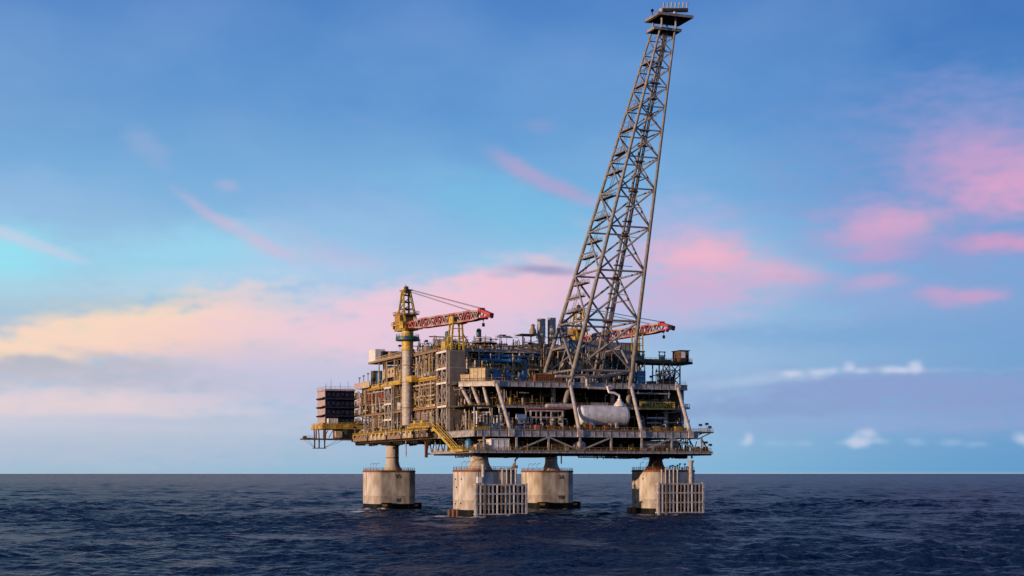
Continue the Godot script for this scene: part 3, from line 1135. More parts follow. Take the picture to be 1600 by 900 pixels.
# ---------------------------------------------------------------- the decks
func build_main_frame():
	var t := thing("topside_decks", "stacked steel decks of the platform with girders, raking pillars and rails", "deck structure", pc(30, 21, 50))
	# cellar deck, under the front only
	var b := MB.new()
	b.span(pc(-8, 20.7, -11), pc(76.5, 21.2, 30))
	var cellar := part("cellar_deck", b, "deck", t)
	edge_beam(cellar, pc(-8, 20.95, -11.2), pc(76.6, 20.95, -11.2), 0.7, "grey_steel", 12)
	edge_beam(cellar, pc(-8.2, 20.95, -11), pc(-8.2, 20.95, 30), 0.7, "grey_steel", 12)
	edge_beam(cellar, pc(76.7, 20.95, -11), pc(76.7, 20.95, 30), 0.7, "grey_steel", 12)
	b = MB.new()
	for k in 22:
		var x := -7.5 + k * 4.0
		b.box(pc(x, 20.35, 9), Vector3(0.4, 0.66, 39))
	for k in 6:
		b.box(pc(34, 20.3, -10 + k * 7.5), Vector3(83, 0.55, 0.35))
	part("under_beam", b, "dark", cellar, true)
	b = MB.new()
	rail(b, [pc(-8, 21.2, 30), pc(-8, 21.2, -10.8), pc(76.4, 21.2, -10.8), pc(76.4, 21.2, 20)], 1.2, 2.0, 0.1)
	part("handrail", b, "ochre", cellar)
	b = MB.new()
	b.span(pc(28, 20.0, 8), pc(72, 20.3, 20))
	b.span(pc(50, 19.4, -4), pc(70, 20.2, 6))
	b.span(pc(2, 19.2, -6), pc(20, 20.0, 6))
	part("under_tray", b, "dark", cellar, true)
	clutter(cellar, -6, 24, 19.3, 20.4, -9, 20, 60, ["dark", "brown"], "under_pipework")
	clutter(cellar, 44, 72, 19.0, 20.4, -9, 20, 70, ["dark", "brown"], "under_pipework")
	for q in [[28.6, 45.5]]:
		b = MB.new()
		b.pipe([pc(q[0], 20.6, -10), pc(q[0], 19.3, -10), pc(q[1], 19.3, -10), pc(q[1], 20.6, -10)], 0.22, 8)
		for k in 4:
			b.bar(pc(q[0] + 2 + k * 4, 19.3, -10), pc(q[0] + 2 + k * 4, 20.6, -10), 0.2, 0.2)
		part("drain_pipe", b, "dark", cellar)
	# main deck
	b = MB.new()
	b.span(pc(-6.6, 26.6, -9.8), pc(71.6, 27.7, 127))
	var main := part("main_deck", b, "deck", t)
	edge_beam(main, pc(-6.2, 26.85, -10.2), pc(71.8, 26.85, -10.2), 2.1, "grey_steel", 11.2)
	edge_beam(main, pc(72.0, 26.85, -9.6), pc(72.0, 26.85, 110), 2.1, "grey_steel", 12)
	edge_beam(main, pc(-6.9, 26.8, -9.6), pc(-6.9, 26.8, 26), 2.0, "grey_steel", 12)
	edge_beam(main, pc(-6.9, 26.6, 27), pc(-6.9, 26.6, 127), 1.6, "brown", 12)
	b = MB.new()
	for k in 18:
		b.box(pc(-6 + k * 4.5, 26.2, 70), Vector3(0.5, 0.8, 110))
	for k in 12:
		b.box(pc(32, 25.9, 34 + k * 8), Vector3(77, 0.6, 0.5))
	part("under_beam", b, "dark", main, true)
	clutter(main, -7, 20, 25.0, 26.1, 34, 126, 90, ["dark", "brown", "dark"], "under_pipework")
	b = MB.new()
	for k in 12:
		var p := pc(-7 + (k % 3), 25.6, 48 + k * 6)
		b.box(p - Vector3(0, 0.6, 0), Vector3(1.2, 0.8, 1.6))
	part("under_hanger", b, "dark", main, true)
	# the walkway that sticks out on the right, with its brackets
	b = MB.new()
	b.span(pc(72.4, 27.5, -10.8), pc(77.4, 27.8, 12))
	part("side_walkway", b, "deck", main)
	b = MB.new()
	for k in 4:
		b.bar(pc(72.2, 25.4, -9 + k * 6), pc(77.0, 27.5, -9 + k * 6), 0.3, 0.3)
	part("walkway_bracket", b, "grey_steel", main, true)
	b = MB.new()
	rail(b, [pc(-6.4, 27.8, -10.4), pc(72, 27.8, -10.4), pc(77.3, 27.8, -10.6), pc(77.3, 27.8, 11.8)], 1.2, 2.0, 0.1)
	part("handrail", b, "ochre", main)
	# posts and braces between the cellar and the main deck
	for k in 8:
		var x := -4.0 + k * 11.0
		b = MB.new()
		b.bar(pc(x, 21.2, -10.4), pc(x, 25.9, -10.4), 0.55, 0.55)
		part("deck_post", b, "grey_steel", t)
		if k in [1, 2, 3, 5, 6]:
			b = MB.new()
			var x2 := x + 11.0
			if k % 2 == 1:
				b.bar(pc(x, 21.4, -10.4), pc(x2, 25.7, -10.4), 0.45, 0.45)
			else:
				b.bar(pc(x, 25.7, -10.4), pc(x2, 21.4, -10.4), 0.45, 0.45)
			part("deck_brace", b, "grey_steel", t)
	# right-hand end: posts and braces between the two lower decks
	for k in 4:
		b = MB.new()
		b.bar(pc(76.0 - 0.0, 21.2, -10 + k * 9), pc(73.0, 26.0, -10 + k * 9), 0.35, 0.35)
		part("deck_brace", b, "dark", t)
	# dark bulkheads deep inside
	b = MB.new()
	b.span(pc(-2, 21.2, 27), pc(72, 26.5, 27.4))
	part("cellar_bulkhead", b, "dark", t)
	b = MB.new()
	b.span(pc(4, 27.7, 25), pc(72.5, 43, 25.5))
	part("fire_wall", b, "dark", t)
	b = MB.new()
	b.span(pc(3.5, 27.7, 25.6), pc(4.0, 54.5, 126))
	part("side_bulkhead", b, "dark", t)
	# mezzanine
	b = MB.new()
	b.span(pc(-6.6, 35.6, 1.5), pc(71.5, 36.1, 25))
	var mez := part("mezzanine_deck", b, "deck", t)
	edge_beam(mez, pc(5, 35.85, 1.2), pc(72, 35.85, 1.2), 0.7, "grey_steel", 16)
	b = MB.new()
	rail(b, [pc(4.5, 36.1, 1.7), pc(29, 36.1, 1.7)], 1.2, 2.0, 0.1)
	rail(b, [pc(33, 36.1, 1.7), pc(55, 36.1, 1.7)], 1.2, 2.0, 0.1)
	part("handrail", b, "ochre", mez)
	b = MB.new()
	b.span(pc(-6.6, 36.2, 26), pc(3.5, 36.7, 122))
	var mez2 := part("side_mezzanine", b, "deck", t)
	b = MB.new()
	rail(b, [pc(-6.5, 36.7, 30), pc(-6.5, 36.7, 54)], 1.2, 2.0, 0.12)
	rail(b, [pc(-6.5, 36.7, 60), pc(-6.5, 36.7, 76)], 1.2, 2.0, 0.12)
	part("handrail", b, "yellow", mez2)
	edge_beam(mez2, pc(-6.8, 36.4, 28), pc(-6.8, 36.4, 122), 0.6, "beige", 12, "edge_beam")
	# upper deck
	b = MB.new()
	b.span(pc(4.2, 42.6, 0.3), pc(72.6, 43.7, 25))
	b.span(pc(-6.4, 43.0, 9), pc(4.1, 43.7, 25))
	b.span(pc(20, 42.7, 25.1), pc(72.6, 43.6, 112))
	var up := part("upper_deck", b, "deck", t)
	edge_beam(up, pc(4.0, 43.1, -0.1), pc(73.0, 43.1, -0.1), 1.7, "grey_steel", 11.5)
	edge_beam(up, pc(3.8, 43.1, 0.2), pc(-5.6, 43.1, 9.0), 1.4, "pale_steel", 11)
	edge_beam(up, pc(73.0, 43.1, 0.3), pc(73.0, 43.1, 110), 1.7, "grey_steel", 12)
	b = MB.new()
	rail(b, [pc(-5.4, 43.8, 9.2), pc(4.0, 43.8, 0.4), pc(28.5, 43.8, 0.3)], 1.2, 2.0, 0.1)
	rail(b, [pc(54, 43.8, 0.3), pc(72.6, 43.8, 0.3)], 1.2, 2.0, 0.1)
	part("handrail", b, "brown", up)
	b = MB.new()
	b.span(pc(-6.6, 45.9, 27), pc(3.5, 46.4, 112))
	var mid := part("side_upper_deck", b, "deck", t)
	edge_beam(mid, pc(-6.8, 46.1, 27), pc(-6.8, 46.1, 112), 0.7, "ochre", 12, "edge_beam")
	b = MB.new()
	rail(b, [pc(-6.7, 46.4, 29), pc(-6.7, 46.4, 54)], 1.4, 1.6, 0.14)
	rail(b, [pc(-6.7, 46.4, 58), pc(-6.7, 46.4, 110)], 1.4, 1.6, 0.14)
	part("handrail", b, "yellow", mid)
	for k in 26:
		b = MB.new()
		var va := 29.0 + k * 3.0
		if va > 53 and va < 57:
			continue
		b.span(pc(-6.98, 46.3, va), pc(-6.88, 47.1 + 0.3 * ((k * 5) % 3), va + 2.8))
		part("kick_panel", b, "yellow" if k % 3 else "cream", mid)
	# a small yellow walkway bay that hangs out beside the crane
	b = MB.new()
	b.span(pc(-9.6, 45.9, 47), pc(-6.9, 46.2, 53))
	b.span(pc(-9.8, 46.2, 47), pc(-9.6, 48.0, 53.2))
	b.span(pc(-9.8, 46.2, 46.8), pc(-6.9, 48.0, 47))
	b.span(pc(-9.6, 45.8, 60), pc(-6.9, 46.1, 74))
	b.span(pc(-9.8, 46.1, 60), pc(-9.6, 47.3, 74))
	part("hanging_walkway", b, "yellow", mid)
	# level above, and the roof deck
	for k in 8:
		b = MB.new()
		b.span(pc(-7.08, 36.6, 29.2 + k * 2.9), pc(-6.98, 37.5 + 0.25 * (k % 2), 31.9 + k * 2.9))
		part("kick_panel", b, "yellow" if k % 2 else "cream", mez2)
	b = MB.new()
	b.span(pc(3.6, 49.2, 24.2), pc(62, 49.7, 70))
	var mid2 := part("equipment_deck", b, "deck", t)
	edge_beam(mid2, pc(3, 49.5, 24), pc(62, 49.5, 24), 0.6, "grey_steel", 12, "edge_beam")
	b = MB.new()
	rail(b, [pc(3, 49.8, 24.2), pc(30, 49.8, 24.2)], 1.2, 2.0, 0.1)
	part("handrail", b, "ochre", mid2)
	b = MB.new()
	b.span(pc(-6.2, 55.3, 28), pc(60, 56.0, 92))
	var roof := part("roof_deck", b, "deck", t)
	edge_beam(roof, pc(1.5, 55.6, 24), pc(32, 55.6, 24), 0.9, "grey_steel", 11)
	edge_beam(roof, pc(-6.6, 55.6, 28), pc(-6.6, 55.6, 92), 0.8, "beige", 11, "edge_beam")
	b = MB.new()
	b.span(pc(1.5, 55.3, 24.2), pc(32, 55.9, 28))
	part("roof_edge", b, "deck", roof)
	b = MB.new()
	rail(b, [pc(-6.4, 56.0, 90), pc(-6.4, 56.0, 29), pc(1.6, 56.0, 24.4), pc(32, 56.0, 24.4)], 1.2, 2.0, 0.11)
	part("handrail", b, "ochre", roof)
	# posts on the set-back upper front and along the left side
	for x in [2.6, 6.8, 14.0, 21.6, 29.5]:
		b = MB.new()
		b.tube(pc(x, 43.7, 24.0), pc(x, 55.2, 24.0), 0.36, 0.36, 10)
		part("deck_post", b, "pale_steel", t)
	for x in [6.8, 14.0, 21.6]:
		b = MB.new()
		b.bar(pc(x, 53.2, 23.9), pc(x + 1.8, 55.2, 23.9), 0.2, 0.2)
		b.bar(pc(x + 7.2, 46.6, 23.9), pc(x + 4.0, 49.3, 23.9), 0.2, 0.2)
		part("deck_brace", b, "pale_steel", t, true)
	for v in [29.0, 33.5, 38, 42.5, 47, 51.5, 60, 64.5, 69, 73.5, 89, 93.5, 98, 102, 106, 110.5, 115, 120]:
		b = MB.new()
		b.bar(pc(-6.5, 27.7, v), pc(-6.5, 55.2 if v < 92 else 49.0, v), 0.5, 0.5)
		part("side_post", b, "beige", t)
	for v in [31.0, 37, 43, 61, 98]:
		b = MB.new()
		b.bar(pc(-6.4, 37, v), pc(-6.4, 45.8, v + 6), 0.3, 0.3)
		part("side_brace", b, "beige", t)
	# the raking pillars of the front
	for q in [[4.0, 5.2], [30.0, 29.0], [52.0, 51.3], [69.3, 69.0]]:
		b = MB.new()
		b.tube(pc(q[0], 43.4, -0.2), pc(q[1], 27.6, -10.0), 0.58, 0.66, 14)
		part("raking_pillar", b, "pale_steel", t)
		b = MB.new()
		b.box(pc(q[0], 43.1, -0.3), Vector3(1.9, 1.9, 1.3))
		b.box(pc(q[1], 26.9, -10.3), Vector3(1.9, 2.3, 1.3))
		part("pillar_node", b, "pale_steel", t)
	# inner columns between main and upper deck
	for x in [8.0, 26.5, 48.0, 68.0]:
		b = MB.new()
		b.tube(pc(x, 27.7, 6), pc(x, 42.6, 6), 0.8, 0.8, 12)
		part("inner_column", b, "grey_steel", t)
	# the bays full of pipework
	var warm := ["beige", "cream", "brown", "beige", "ochre", "dark", "pale_steel", "yellow", "dark", "cream", "dark", "brown"]
	var cool := ["grey_steel", "dark", "brown", "dark", "beige"]
	clutter(t, -6.4, 3, 27.8, 36, 29, 52, 171, warm)
	clutter(t, -6.4, 3, 27.8, 36, 60, 76, 114, warm)
	clutter(t, -6.4, 3, 27.8, 36, 88, 126, 209, warm)
	clutter(t, -6.4, 3, 36.8, 45.6, 29, 52, 228, warm)
	clutter(t, -6.4, 3, 36.8, 45.6, 60, 76, 114, warm)
	clutter(t, -6.4, 3, 36.8, 45.6, 86, 124, 228, warm)
	clutter(t, -6.4, 3, 46.5, 55, 29, 52, 228, warm)
	clutter(t, -6.4, 3, 46.5, 55, 60, 95, 209, warm)
	clutter(t, -6.0, 3, 46.5, 48.8, 95, 126, 50, warm)
	clutter(t, -5.8, 4, 27.8, 35.4, -8, 14, 120, cool + ["pale_steel", "beige"])
	clutter(t, -5.8, 4, 36.2, 42.5, 6, 24, 90, cool + ["beige", "ochre"])
	clutter(t, 6, 28, 27.8, 34.0, -6, 20, 110, cool)
	clutter(t, 6, 28, 36.2, 41.8, 3, 20, 90, cool + ["ochre", "brown"])
	clutter(t, 31, 51, 36.2, 42.0, 4, 20, 60, cool)
	clutter(t, 31, 51, 27.8, 31.5, 2, 20, 50, cool)
	clutter(t, 53, 71, 27.8, 34.5, -6, 20, 110, cool)
	clutter(t, 53, 71, 36.2, 41.8, 3, 20, 70, cool + ["teal", "grey_steel"])
	clutter(t, -6, 76, 21.2, 25.8, -9, 20, 420, ["grey_steel", "dark", "brown", "beige", "teal", "ochre"])
	clutter(t, 4, 29, 43.8, 48.6, 3, 22, 90, ["beige", "grey_steel", "brown", "ochre"])
	clutter(t, 2, 30, 49.8, 54.8, 23.8, 25.1, 120, ["beige", "ochre", "brown", "pale_steel", "dark", "yellow", "cream"])
	clutter(t, 2, 30, 43.8, 49, 23.6, 25.1, 110, ["beige", "ochre", "brown", "pale_steel", "dark", "yellow"])
	clutter(t, 30, 60, 43.8, 49, 6, 40, 120, ["brown", "beige", "grey_steel", "dark"])
	clutter(t, 31, 60, 49.8, 57, 25, 45, 140, ["brown", "beige", "grey_steel", "dark"])
	clutter(t, -5, 20, 56.0, 60.0, 30, 88, 150, warm)
	clutter(t, 20, 46, 56.0, 60.0, 26, 88, 150, ["beige", "brown", "grey_steel", "ochre"])
	clutter(t, 36, 58, 56.0, 66.5, 60, 80, 110, ["beige", "brown", "grey_steel", "cream"])
	# dark machines that fill the bays behind the left face
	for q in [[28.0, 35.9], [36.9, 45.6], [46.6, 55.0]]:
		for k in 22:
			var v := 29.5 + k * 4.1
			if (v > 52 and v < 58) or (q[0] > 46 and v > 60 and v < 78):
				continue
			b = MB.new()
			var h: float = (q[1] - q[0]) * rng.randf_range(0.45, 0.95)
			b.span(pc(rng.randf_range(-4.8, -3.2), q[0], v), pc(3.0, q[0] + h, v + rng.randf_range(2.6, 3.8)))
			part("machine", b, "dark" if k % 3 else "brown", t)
	# cable trays and thin runs in front of the left face
	for q in [[28.2, 35.8], [37.0, 45.6], [47.2, 54.8]]:
		clutter(t, -8.0, -6.4, q[0], q[1], 29, 52, 60, ["pale_steel", "beige", "cream", "dark", "yellow", "brown", "grey_steel"])
		clutter(t, -7.6, -6.4, q[0], q[1], 59, 75, 40, ["pale_steel", "beige", "cream", "dark", "yellow", "brown"])
		if q[0] < 47:
			clutter(t, -7.4, -6.4, q[0], q[1], 88, 124, 70, ["pale_steel", "beige", "cream", "dark", "brown"])
	clutter(t, -9.0, -6.8, 28.0, 31.5, 30, 120, 120, ["yellow", "cream", "dark", "pale_steel", "brown", "beige"])
	clutter(t, -6, 30, 56.0, 61.5, 26, 60, 130, ["beige", "dark", "ochre", "grey_steel", "brown", "teal"])
	clutter(t, -6, 3, 56.0, 60.0, 24, 60, 70, ["beige", "cream", "ochre", "grey_steel", "brown"])
	clutter(t, 2, 34, 44.0, 55, 22.0, 24, 110, ["beige", "ochre", "pale_steel", "dark", "cream", "brown"])
	clutter(t, 53.5, 58.5, 43.8, 51, 3, 14, 40, ["dark", "grey_steel", "brown", "teal"])
	clutter(t, 67, 72, 43.8, 50, 3, 14, 40, ["dark", "grey_steel", "brown", "teal"])
	clutter(t, 30, 52, 43.8, 49.5, 20, 25, 120, ["brown", "beige", "grey_steel", "ochre", "dark", "cream"])
	clutter(t, 30, 56, 49.8, 57, 23, 25.1, 150, ["brown", "beige", "grey_steel", "ochre", "dark", "cream", "teal"])
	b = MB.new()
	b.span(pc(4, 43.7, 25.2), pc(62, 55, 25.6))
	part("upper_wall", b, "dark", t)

# ---------------------------------------------------------------- left side
func stair_tower(label, x0, x1, y0, y1, v0, vm, v1, floors: Array):
	# a clad shaft facing front with an open lattice of landings and stair flights behind its left edge
	var t := thing("stair_tower", label, "stair tower", pc(x0, y0, v0))
	var b := MB.new()
	b.span(pc(x0 + 0.3, y0, v0 + 0.1), pc(x1, y1, vm))
	part("core", b, "shaft_panel", t)
	var n := floors.size()
	for k in n:
		var ya: float = y0 if k == 0 else floors[k - 1]
		var yb: float = floors[k]
		var m := 2 if yb - ya > 8.0 else 1
		for j in m:
			b = MB.new()
			b.span(pc(x0, lerpf(ya, yb, float(j) / m) + 0.05, v0 - 0.06), pc(x1, lerpf(ya, yb, float(j + 1) / m) - 0.05, v0 + 0.1))
			part("cladding_panel", b, "shaft_panel", t)
		b = MB.new()
		b.span(pc(x0 - 0.1, yb - 0.14, v0 - 0.14), pc(x1 + 0.05, yb + 0.06, v0 + 0.09))
		part("floor_flashing", b, "grey_steel", t)
	for p in [[x0, vm + 0.3], [x0, v1], [x0 + 2.6, v1], [x0, (vm + v1) * 0.5]]:
		b = MB.new()
		b.bar(pc(p[0], y0, p[1]), pc(p[0], y1, p[1]), 0.55, 0.55)
		part("corner_post", b, "pale_steel", t)
	for k in n:
		var yb: float = floors[k]
		var ya: float = y0 if k == 0 else floors[k - 1]
		b = MB.new()
		b.span(pc(x0 - 0.3, yb - 0.3, vm), pc(x0 + 3, yb + 0.15, v1 + 0.3))
		var la := part("landing", b, "pale_steel", t)
		var c := MB.new()
		rail(c, [pc(x0 - 0.2, yb + 0.15, vm), pc(x0 - 0.2, yb + 0.15, v1)], 1.2, 1.6, 0.12)
		part("handrail", c, "cream", la)
		b = MB.new()
		var ym := (ya + yb) * 0.5
		b.bar(pc(x0 + 0.6, ya + 0.2, vm + 1), pc(x0 + 0.6, ym, v1 - 0.8), 1.0, 0.3)
		b.bar(pc(x0 + 1.9, ym, v1 - 0.8), pc(x0 + 1.9, yb, vm + 1), 1.0, 0.3)
		part("stair_flight", b, "ochre", t, true)
		b = MB.new()
		b.bar(pc(x0 - 0.05, ya + 0.2, vm + 0.3), pc(x0 - 0.05, yb - 0.2, (vm + v1) * 0.5), 0.22, 0.22)
		part("lattice_brace", b, "pale_steel", t)
		b = MB.new()
		b.bar(pc(x0 - 0.05, yb - 0.2, (vm + v1) * 0.5), pc(x0 - 0.05, ya + 0.2, v1), 0.22, 0.22)
		part("lattice_brace", b, "pale_steel", t)
		b = MB.new()
		b.span(pc(x0 - 0.45, yb - 0.35, vm), pc(x0 - 0.3, yb + 0.25, v1 + 0.3))
		part("landing_edge", b, "white", t)

func build_left_side():
	stair_tower("tall grey-clad stair tower with an open pale lattice on its left", -6.3, -0.9, 28.0, 54.6, 16, 18.5, 28.5, [36.4, 44.2, 49.0, 54.6])
	stair_tower("shorter brown-clad stair tower left of the crane pedestal", -7.2, -3.4, 28.2, 45.6, 76, 78, 87, [33.8, 39.6, 45.6])
	vertical_vessel("beige upright vessel, the left one of two under the red louvres", -5.6, 106.0, 27.8, 39.6, 1.3, "beige")
	vertical_vessel("beige upright vessel, the right one of two under the red louvres", -5.6, 97.8, 27.8, 39.4, 1.2, "beige")
	var t := thing("louvre_bank", "bank of reddish louvres above the two upright vessels", "louvre", pc(-6, 40.2, 101))
	var b := MB.new()
	b.span(pc(-6.2, 40.3, 90), pc(-3, 44.8, 112))
	part("casing", b, "dark", t)
	for k in 14:
		b = MB.new()
		b.box(pc(-6.5, 42.5, 90.8 + k * 1.6), Vector3(0.5, 4.3, 0.5))
		part("louvre_blade", b, "rust" if k % 3 else "rose", t)
	b = MB.new()
	for y in [40.3, 44.8]:
		b.box(pc(-6.6, y, 101), Vector3(0.6, 0.3, 22.4))
	part("frame", b, "pale_steel", t)
	# fascia panels of the main deck walkway
	for q in [[104.0, 126.0, "beige"], [79.0, 102.0, "cream"], [61.0, 77.0, "beige"], [46.5, 59.5, "cream"], [30.0, 44.0, "brown"]]:
		t = thing("walkway_parapet", {104.0: "beige parapet at the far end of the main walkway, beside the quarters deck", 79.0: "cream parapet below the two upright vessels", 61.0: "beige parapet at the foot of the shorter stair tower", 46.5: "bright cream parapet under the crane pedestal", 30.0: "brown parapet between the crane pedestal and the yellow stair"}[q[0]], "parapet", pc(-8, 26.4, q[0]))
		b = MB.new()
		b.span(pc(-9.2, 26.4, q[0]), pc(-6.7, 26.7, q[1]))
		part("walkway_floor", b, "deck", t)
		var n := int((q[1] - q[0]) / 1.7)
		for k in n:
			b = MB.new()
			var va := lerpf(q[0], q[1], float(k) / n)
			var ve := lerpf(q[0], q[1], float(k + 1) / n)
			b.span(pc(-9.4, 26.5 + 0.5 * ((k * 3) % 3), va + 0.06), pc(-9.2, 27.7 + 0.55 * ((k * 5) % 3), ve - 0.06))
			part("parapet_panel", b, q[2] if (k * 7) % 3 else ["beige", "deck", "pale_steel"][k % 3], t)
		b = MB.new()
		rail(b, [pc(-9.3, 28.8, q[0]), pc(-9.3, 28.8, q[1])], 0.9, 1.5, 0.1)
		part("handrail", b, "yellow", t)
		b = MB.new()
		for k in int((q[1] - q[0]) / 2.6):
			b.bar(pc(-9.1, 26.4, q[0] + 1 + k * 2.6), pc(-7.2, 24.9, q[0] + 1 + k * 2.6), 0.2, 0.2)
		part("bracket", b, "brown", t, true)
	# yellow skids on the walkway by the pedestal
	for q in [[-8.0, 49.0, "yellow equipment skid on the walkway right of the crane pedestal"], [-8.2, 40.5, "yellow equipment skid on the walkway left of the yellow stair"]]:
		t = thing("equipment_skid", q[2], "skid", pc(q[0], 29, q[1]))
		b = MB.new()
		b.box(pc(q[0], 29.9, q[1]), Vector3(2.4, 0.4, 7.5))
		part("base_frame", b, "ochre", t)
		b = MB.new()
		b.box(pc(q[0] + 0.2, 31.2, q[1] - 1.8), Vector3(1.7, 2.1, 2.4))
		part("pump_housing", b, "yellow", t)
		b = MB.new()
		b.lathe(pc(q[0], 31.0, q[1] + 0.2), Vector3(0, 0, -1), [Vector2(0.01, 0), Vector2(0.8, 0.2), Vector2(0.8, 2.6), Vector2(0.01, 2.9)], 12)
		part("motor", b, "beige", t)
		b = MB.new()
		rail(b, [pc(q[0] - 1.2, 30.1, q[1] - 3.7), pc(q[0] - 1.2, 30.1, q[1] + 3.7)], 1.1, 1.5, 0.12)
		part("handrail", b, "yellow", t)
	# the yellow stair that comes down to the cellar deck
	t = thing("access_stair", "yellow stair slanting down from the main deck to the lower front corner", "stair", pc(-9, 21, -3))
	for s in [0.0, 1.7]:
		b = MB.new()
		b.bar(pc(-9.6 + s, 29.8, 25), pc(-9.6 + s, 21.6, 3), 0.22, 0.95)
		part("stringer", b, "yellow", t)
	for k in 24:
		b = MB.new()
		var f := (k + 0.5) / 24.0
		b.box(pc(-8.75, lerpf(29.6, 21.5, f), lerpf(25, 3, f)), Vector3(1.6, 0.1, 0.4))
		part("tread", b, "ochre", t)
	b = MB.new()
	for s in [0.0, 1.7]:
		b.bar(pc(-9.6 + s, 31.1, 25), pc(-9.6 + s, 22.9, 3), 0.14, 0.14)
		for k in 9:
			var f := k / 8.0
			b.bar(pc(-9.6 + s, lerpf(29.8, 21.6, f), lerpf(25, 3, f)), pc(-9.6 + s, lerpf(31.1, 22.9, f), lerpf(25, 3, f)), 0.12, 0.12)
	part("handrail", b, "yellow", t)
	b = MB.new()
	b.span(pc(-10.6, 21.0, -9), pc(-7.0, 21.5, 4))
	part("lower_platform", b, "yellow", t)
	b = MB.new()
	b.span(pc(-10.8, 29.4, 24), pc(-6.9, 29.8, 32))
	part("upper_platform", b, "ochre", t)
	b = MB.new()
	rail(b, [pc(-10.5, 21.5, 3), pc(-10.5, 21.5, -8.8), pc(-7.1, 21.5, -8.8)], 1.2, 1.5, 0.14)
	rail(b, [pc(-10.7, 29.8, 32), pc(-10.7, 29.8, 24.6)], 1.2, 1.5, 0.14)
	part("platform_rail", b, "yellow", t)
	# the open truss that hangs under the main deck behind the stair
	t = thing("underdeck_truss", "dark open truss hanging under the main deck behind the yellow stair", "truss", pc(-4, 21, 26))
	for e in [[-4.5, 31.0], [3.0, 33.0]]:
		b = MB.new()
		b.bar(pc(e[0], 20.8, 4), pc(e[0], 20.8, 46), 0.5, 0.5)
		part("bottom_chord", b, "dark", t)
		for k in 7:
			b = MB.new()
			var v: float = 4 + k * 6.0
			b.bar(pc(e[0], 20.9, v), pc(e[0], 25.5, v + 3), 0.3, 0.3)
			part("web_bar", b, "grey_steel" if k % 2 else "dark", t)
			b = MB.new()
			b.bar(pc(e[0], 25.5, v + 3), pc(e[0], 20.9, v + 6), 0.3, 0.3)
			part("web_bar", b, "dark", t)
	b = MB.new()
	b.bar(pc(-4.5, 19.6, 46.4), pc(-4.5, 26, 46.4), 0.9, 0.9)
	part("end_post", b, "rust", t)
	# upper modules on the left
	cabin("equipment_house", "grey flat-walled house beside the top of the shorter stair tower", "equipment house", -6.2, 2, 46.5, 51.2, 62, 76, "white", "grey_steel")
	t = thing("roof_module", "white box module jutting out at the top left corner", "module", pc(-7, 55, 100))
	b = MB.new()
	b.span(pc(-8.5, 56.4, 95.5), pc(-4.6, 60.8, 104.5))
	part("white_box", b, "white", t)
	b = MB.new()
	b.span(pc(-8.7, 55.6, 62), pc(2, 56.3, 104.8))
	part("deck", b, "beige", t)
	b = MB.new()
	for v in [64.0, 74, 84, 94]:
		b.bar(pc(-7.5, 46, v), pc(-7.5, 55.6, v), 0.4, 0.4)
	part("support", b, "cream", t, true)
	for k in 4:
		b = MB.new()
		b.box(pc(-5.5 + 0.6 * (k % 2), 58.0 - 0.3 * k, 92 - k * 7.5), Vector3(3.0, 3.4 - 0.5 * k, 3.0))
		part("cooler_unit", b, ["dark", "beige", "dark", "teal"][k], t)
	b = MB.new()
	rail(b, [pc(-8.6, 56.3, 94), pc(-8.6, 56.3, 62.2), pc(-4, 56.3, 62.2)], 1.2, 2.0, 0.12)
	part("handrail", b, "cream", t)
	t = thing("service_tank", "blue upright tank on the stepped deck left of the white box module", "tank", pc(-5.4, 46.4, 99))
	b = MB.new()
	b.lathe(pc(-5.4, 46.5, 99.5), Vector3.UP, [Vector2(1.3, 0), Vector2(1.3, 5.6), Vector2(0.9, 6.2), Vector2(0.01, 6.5)], 18)
	part("shell", b, "blue", t)
	b = MB.new()
	b.tube(pc(-5.4, 47.5, 94.8), pc(-5.4, 55, 94.8), 0.55, 0.55, 12)
	part("riser", b, "white", t)
	cabin("louvred_house", "yellow-walled machine room above the yellow walkway, left of the crane", "machine room", -6.3, 0, 49.5, 53.0, 78, 92, "cream", "teal", 3)
	# the stepped pale deck towards the quarters
	t = thing("stepped_deck", "pale stepped deck with parapet joining the quarters to the side modules", "deck structure", pc(-6, 46, 120))
	b = MB.new()
	b.span(pc(-7.6, 47.2, 106), pc(3, 47.8, 127.5))
	part("floor", b, "deck", t)
	for k in 7:
		b = MB.new()
		b.span(pc(-7.9, 47.0, 106.05 + k * 3.05), pc(-7.6, 49.4, 109.0 + k * 3.05))
		part("parapet_panel", b, "pink_clad" if k > 3 else "cream", t)
	for k in 3:
		b = MB.new()
		b.span(pc(-7.2, 40.6, 113.5 + k * 4.8), pc(-4, 46.2 - k * 0.8, 116.5 + k * 4.8))
		part("locker", b, ["beige", "brown", "pink_clad"][k], t)
	for k in 3:
		b = MB.new()
		b.tube(pc(-7.2, 49.4, 110 + 6 * k), pc(-7.2, 52.6 - k * 0.5, 110 + 6 * k), 0.16, 0.16, 6)
		b.box(pc(-7.2, 52.4 - k * 0.5, 110 + 6 * k), Vector3(0.8, 0.4, 0.8))
		part("vent_mast", b, "beige", t)
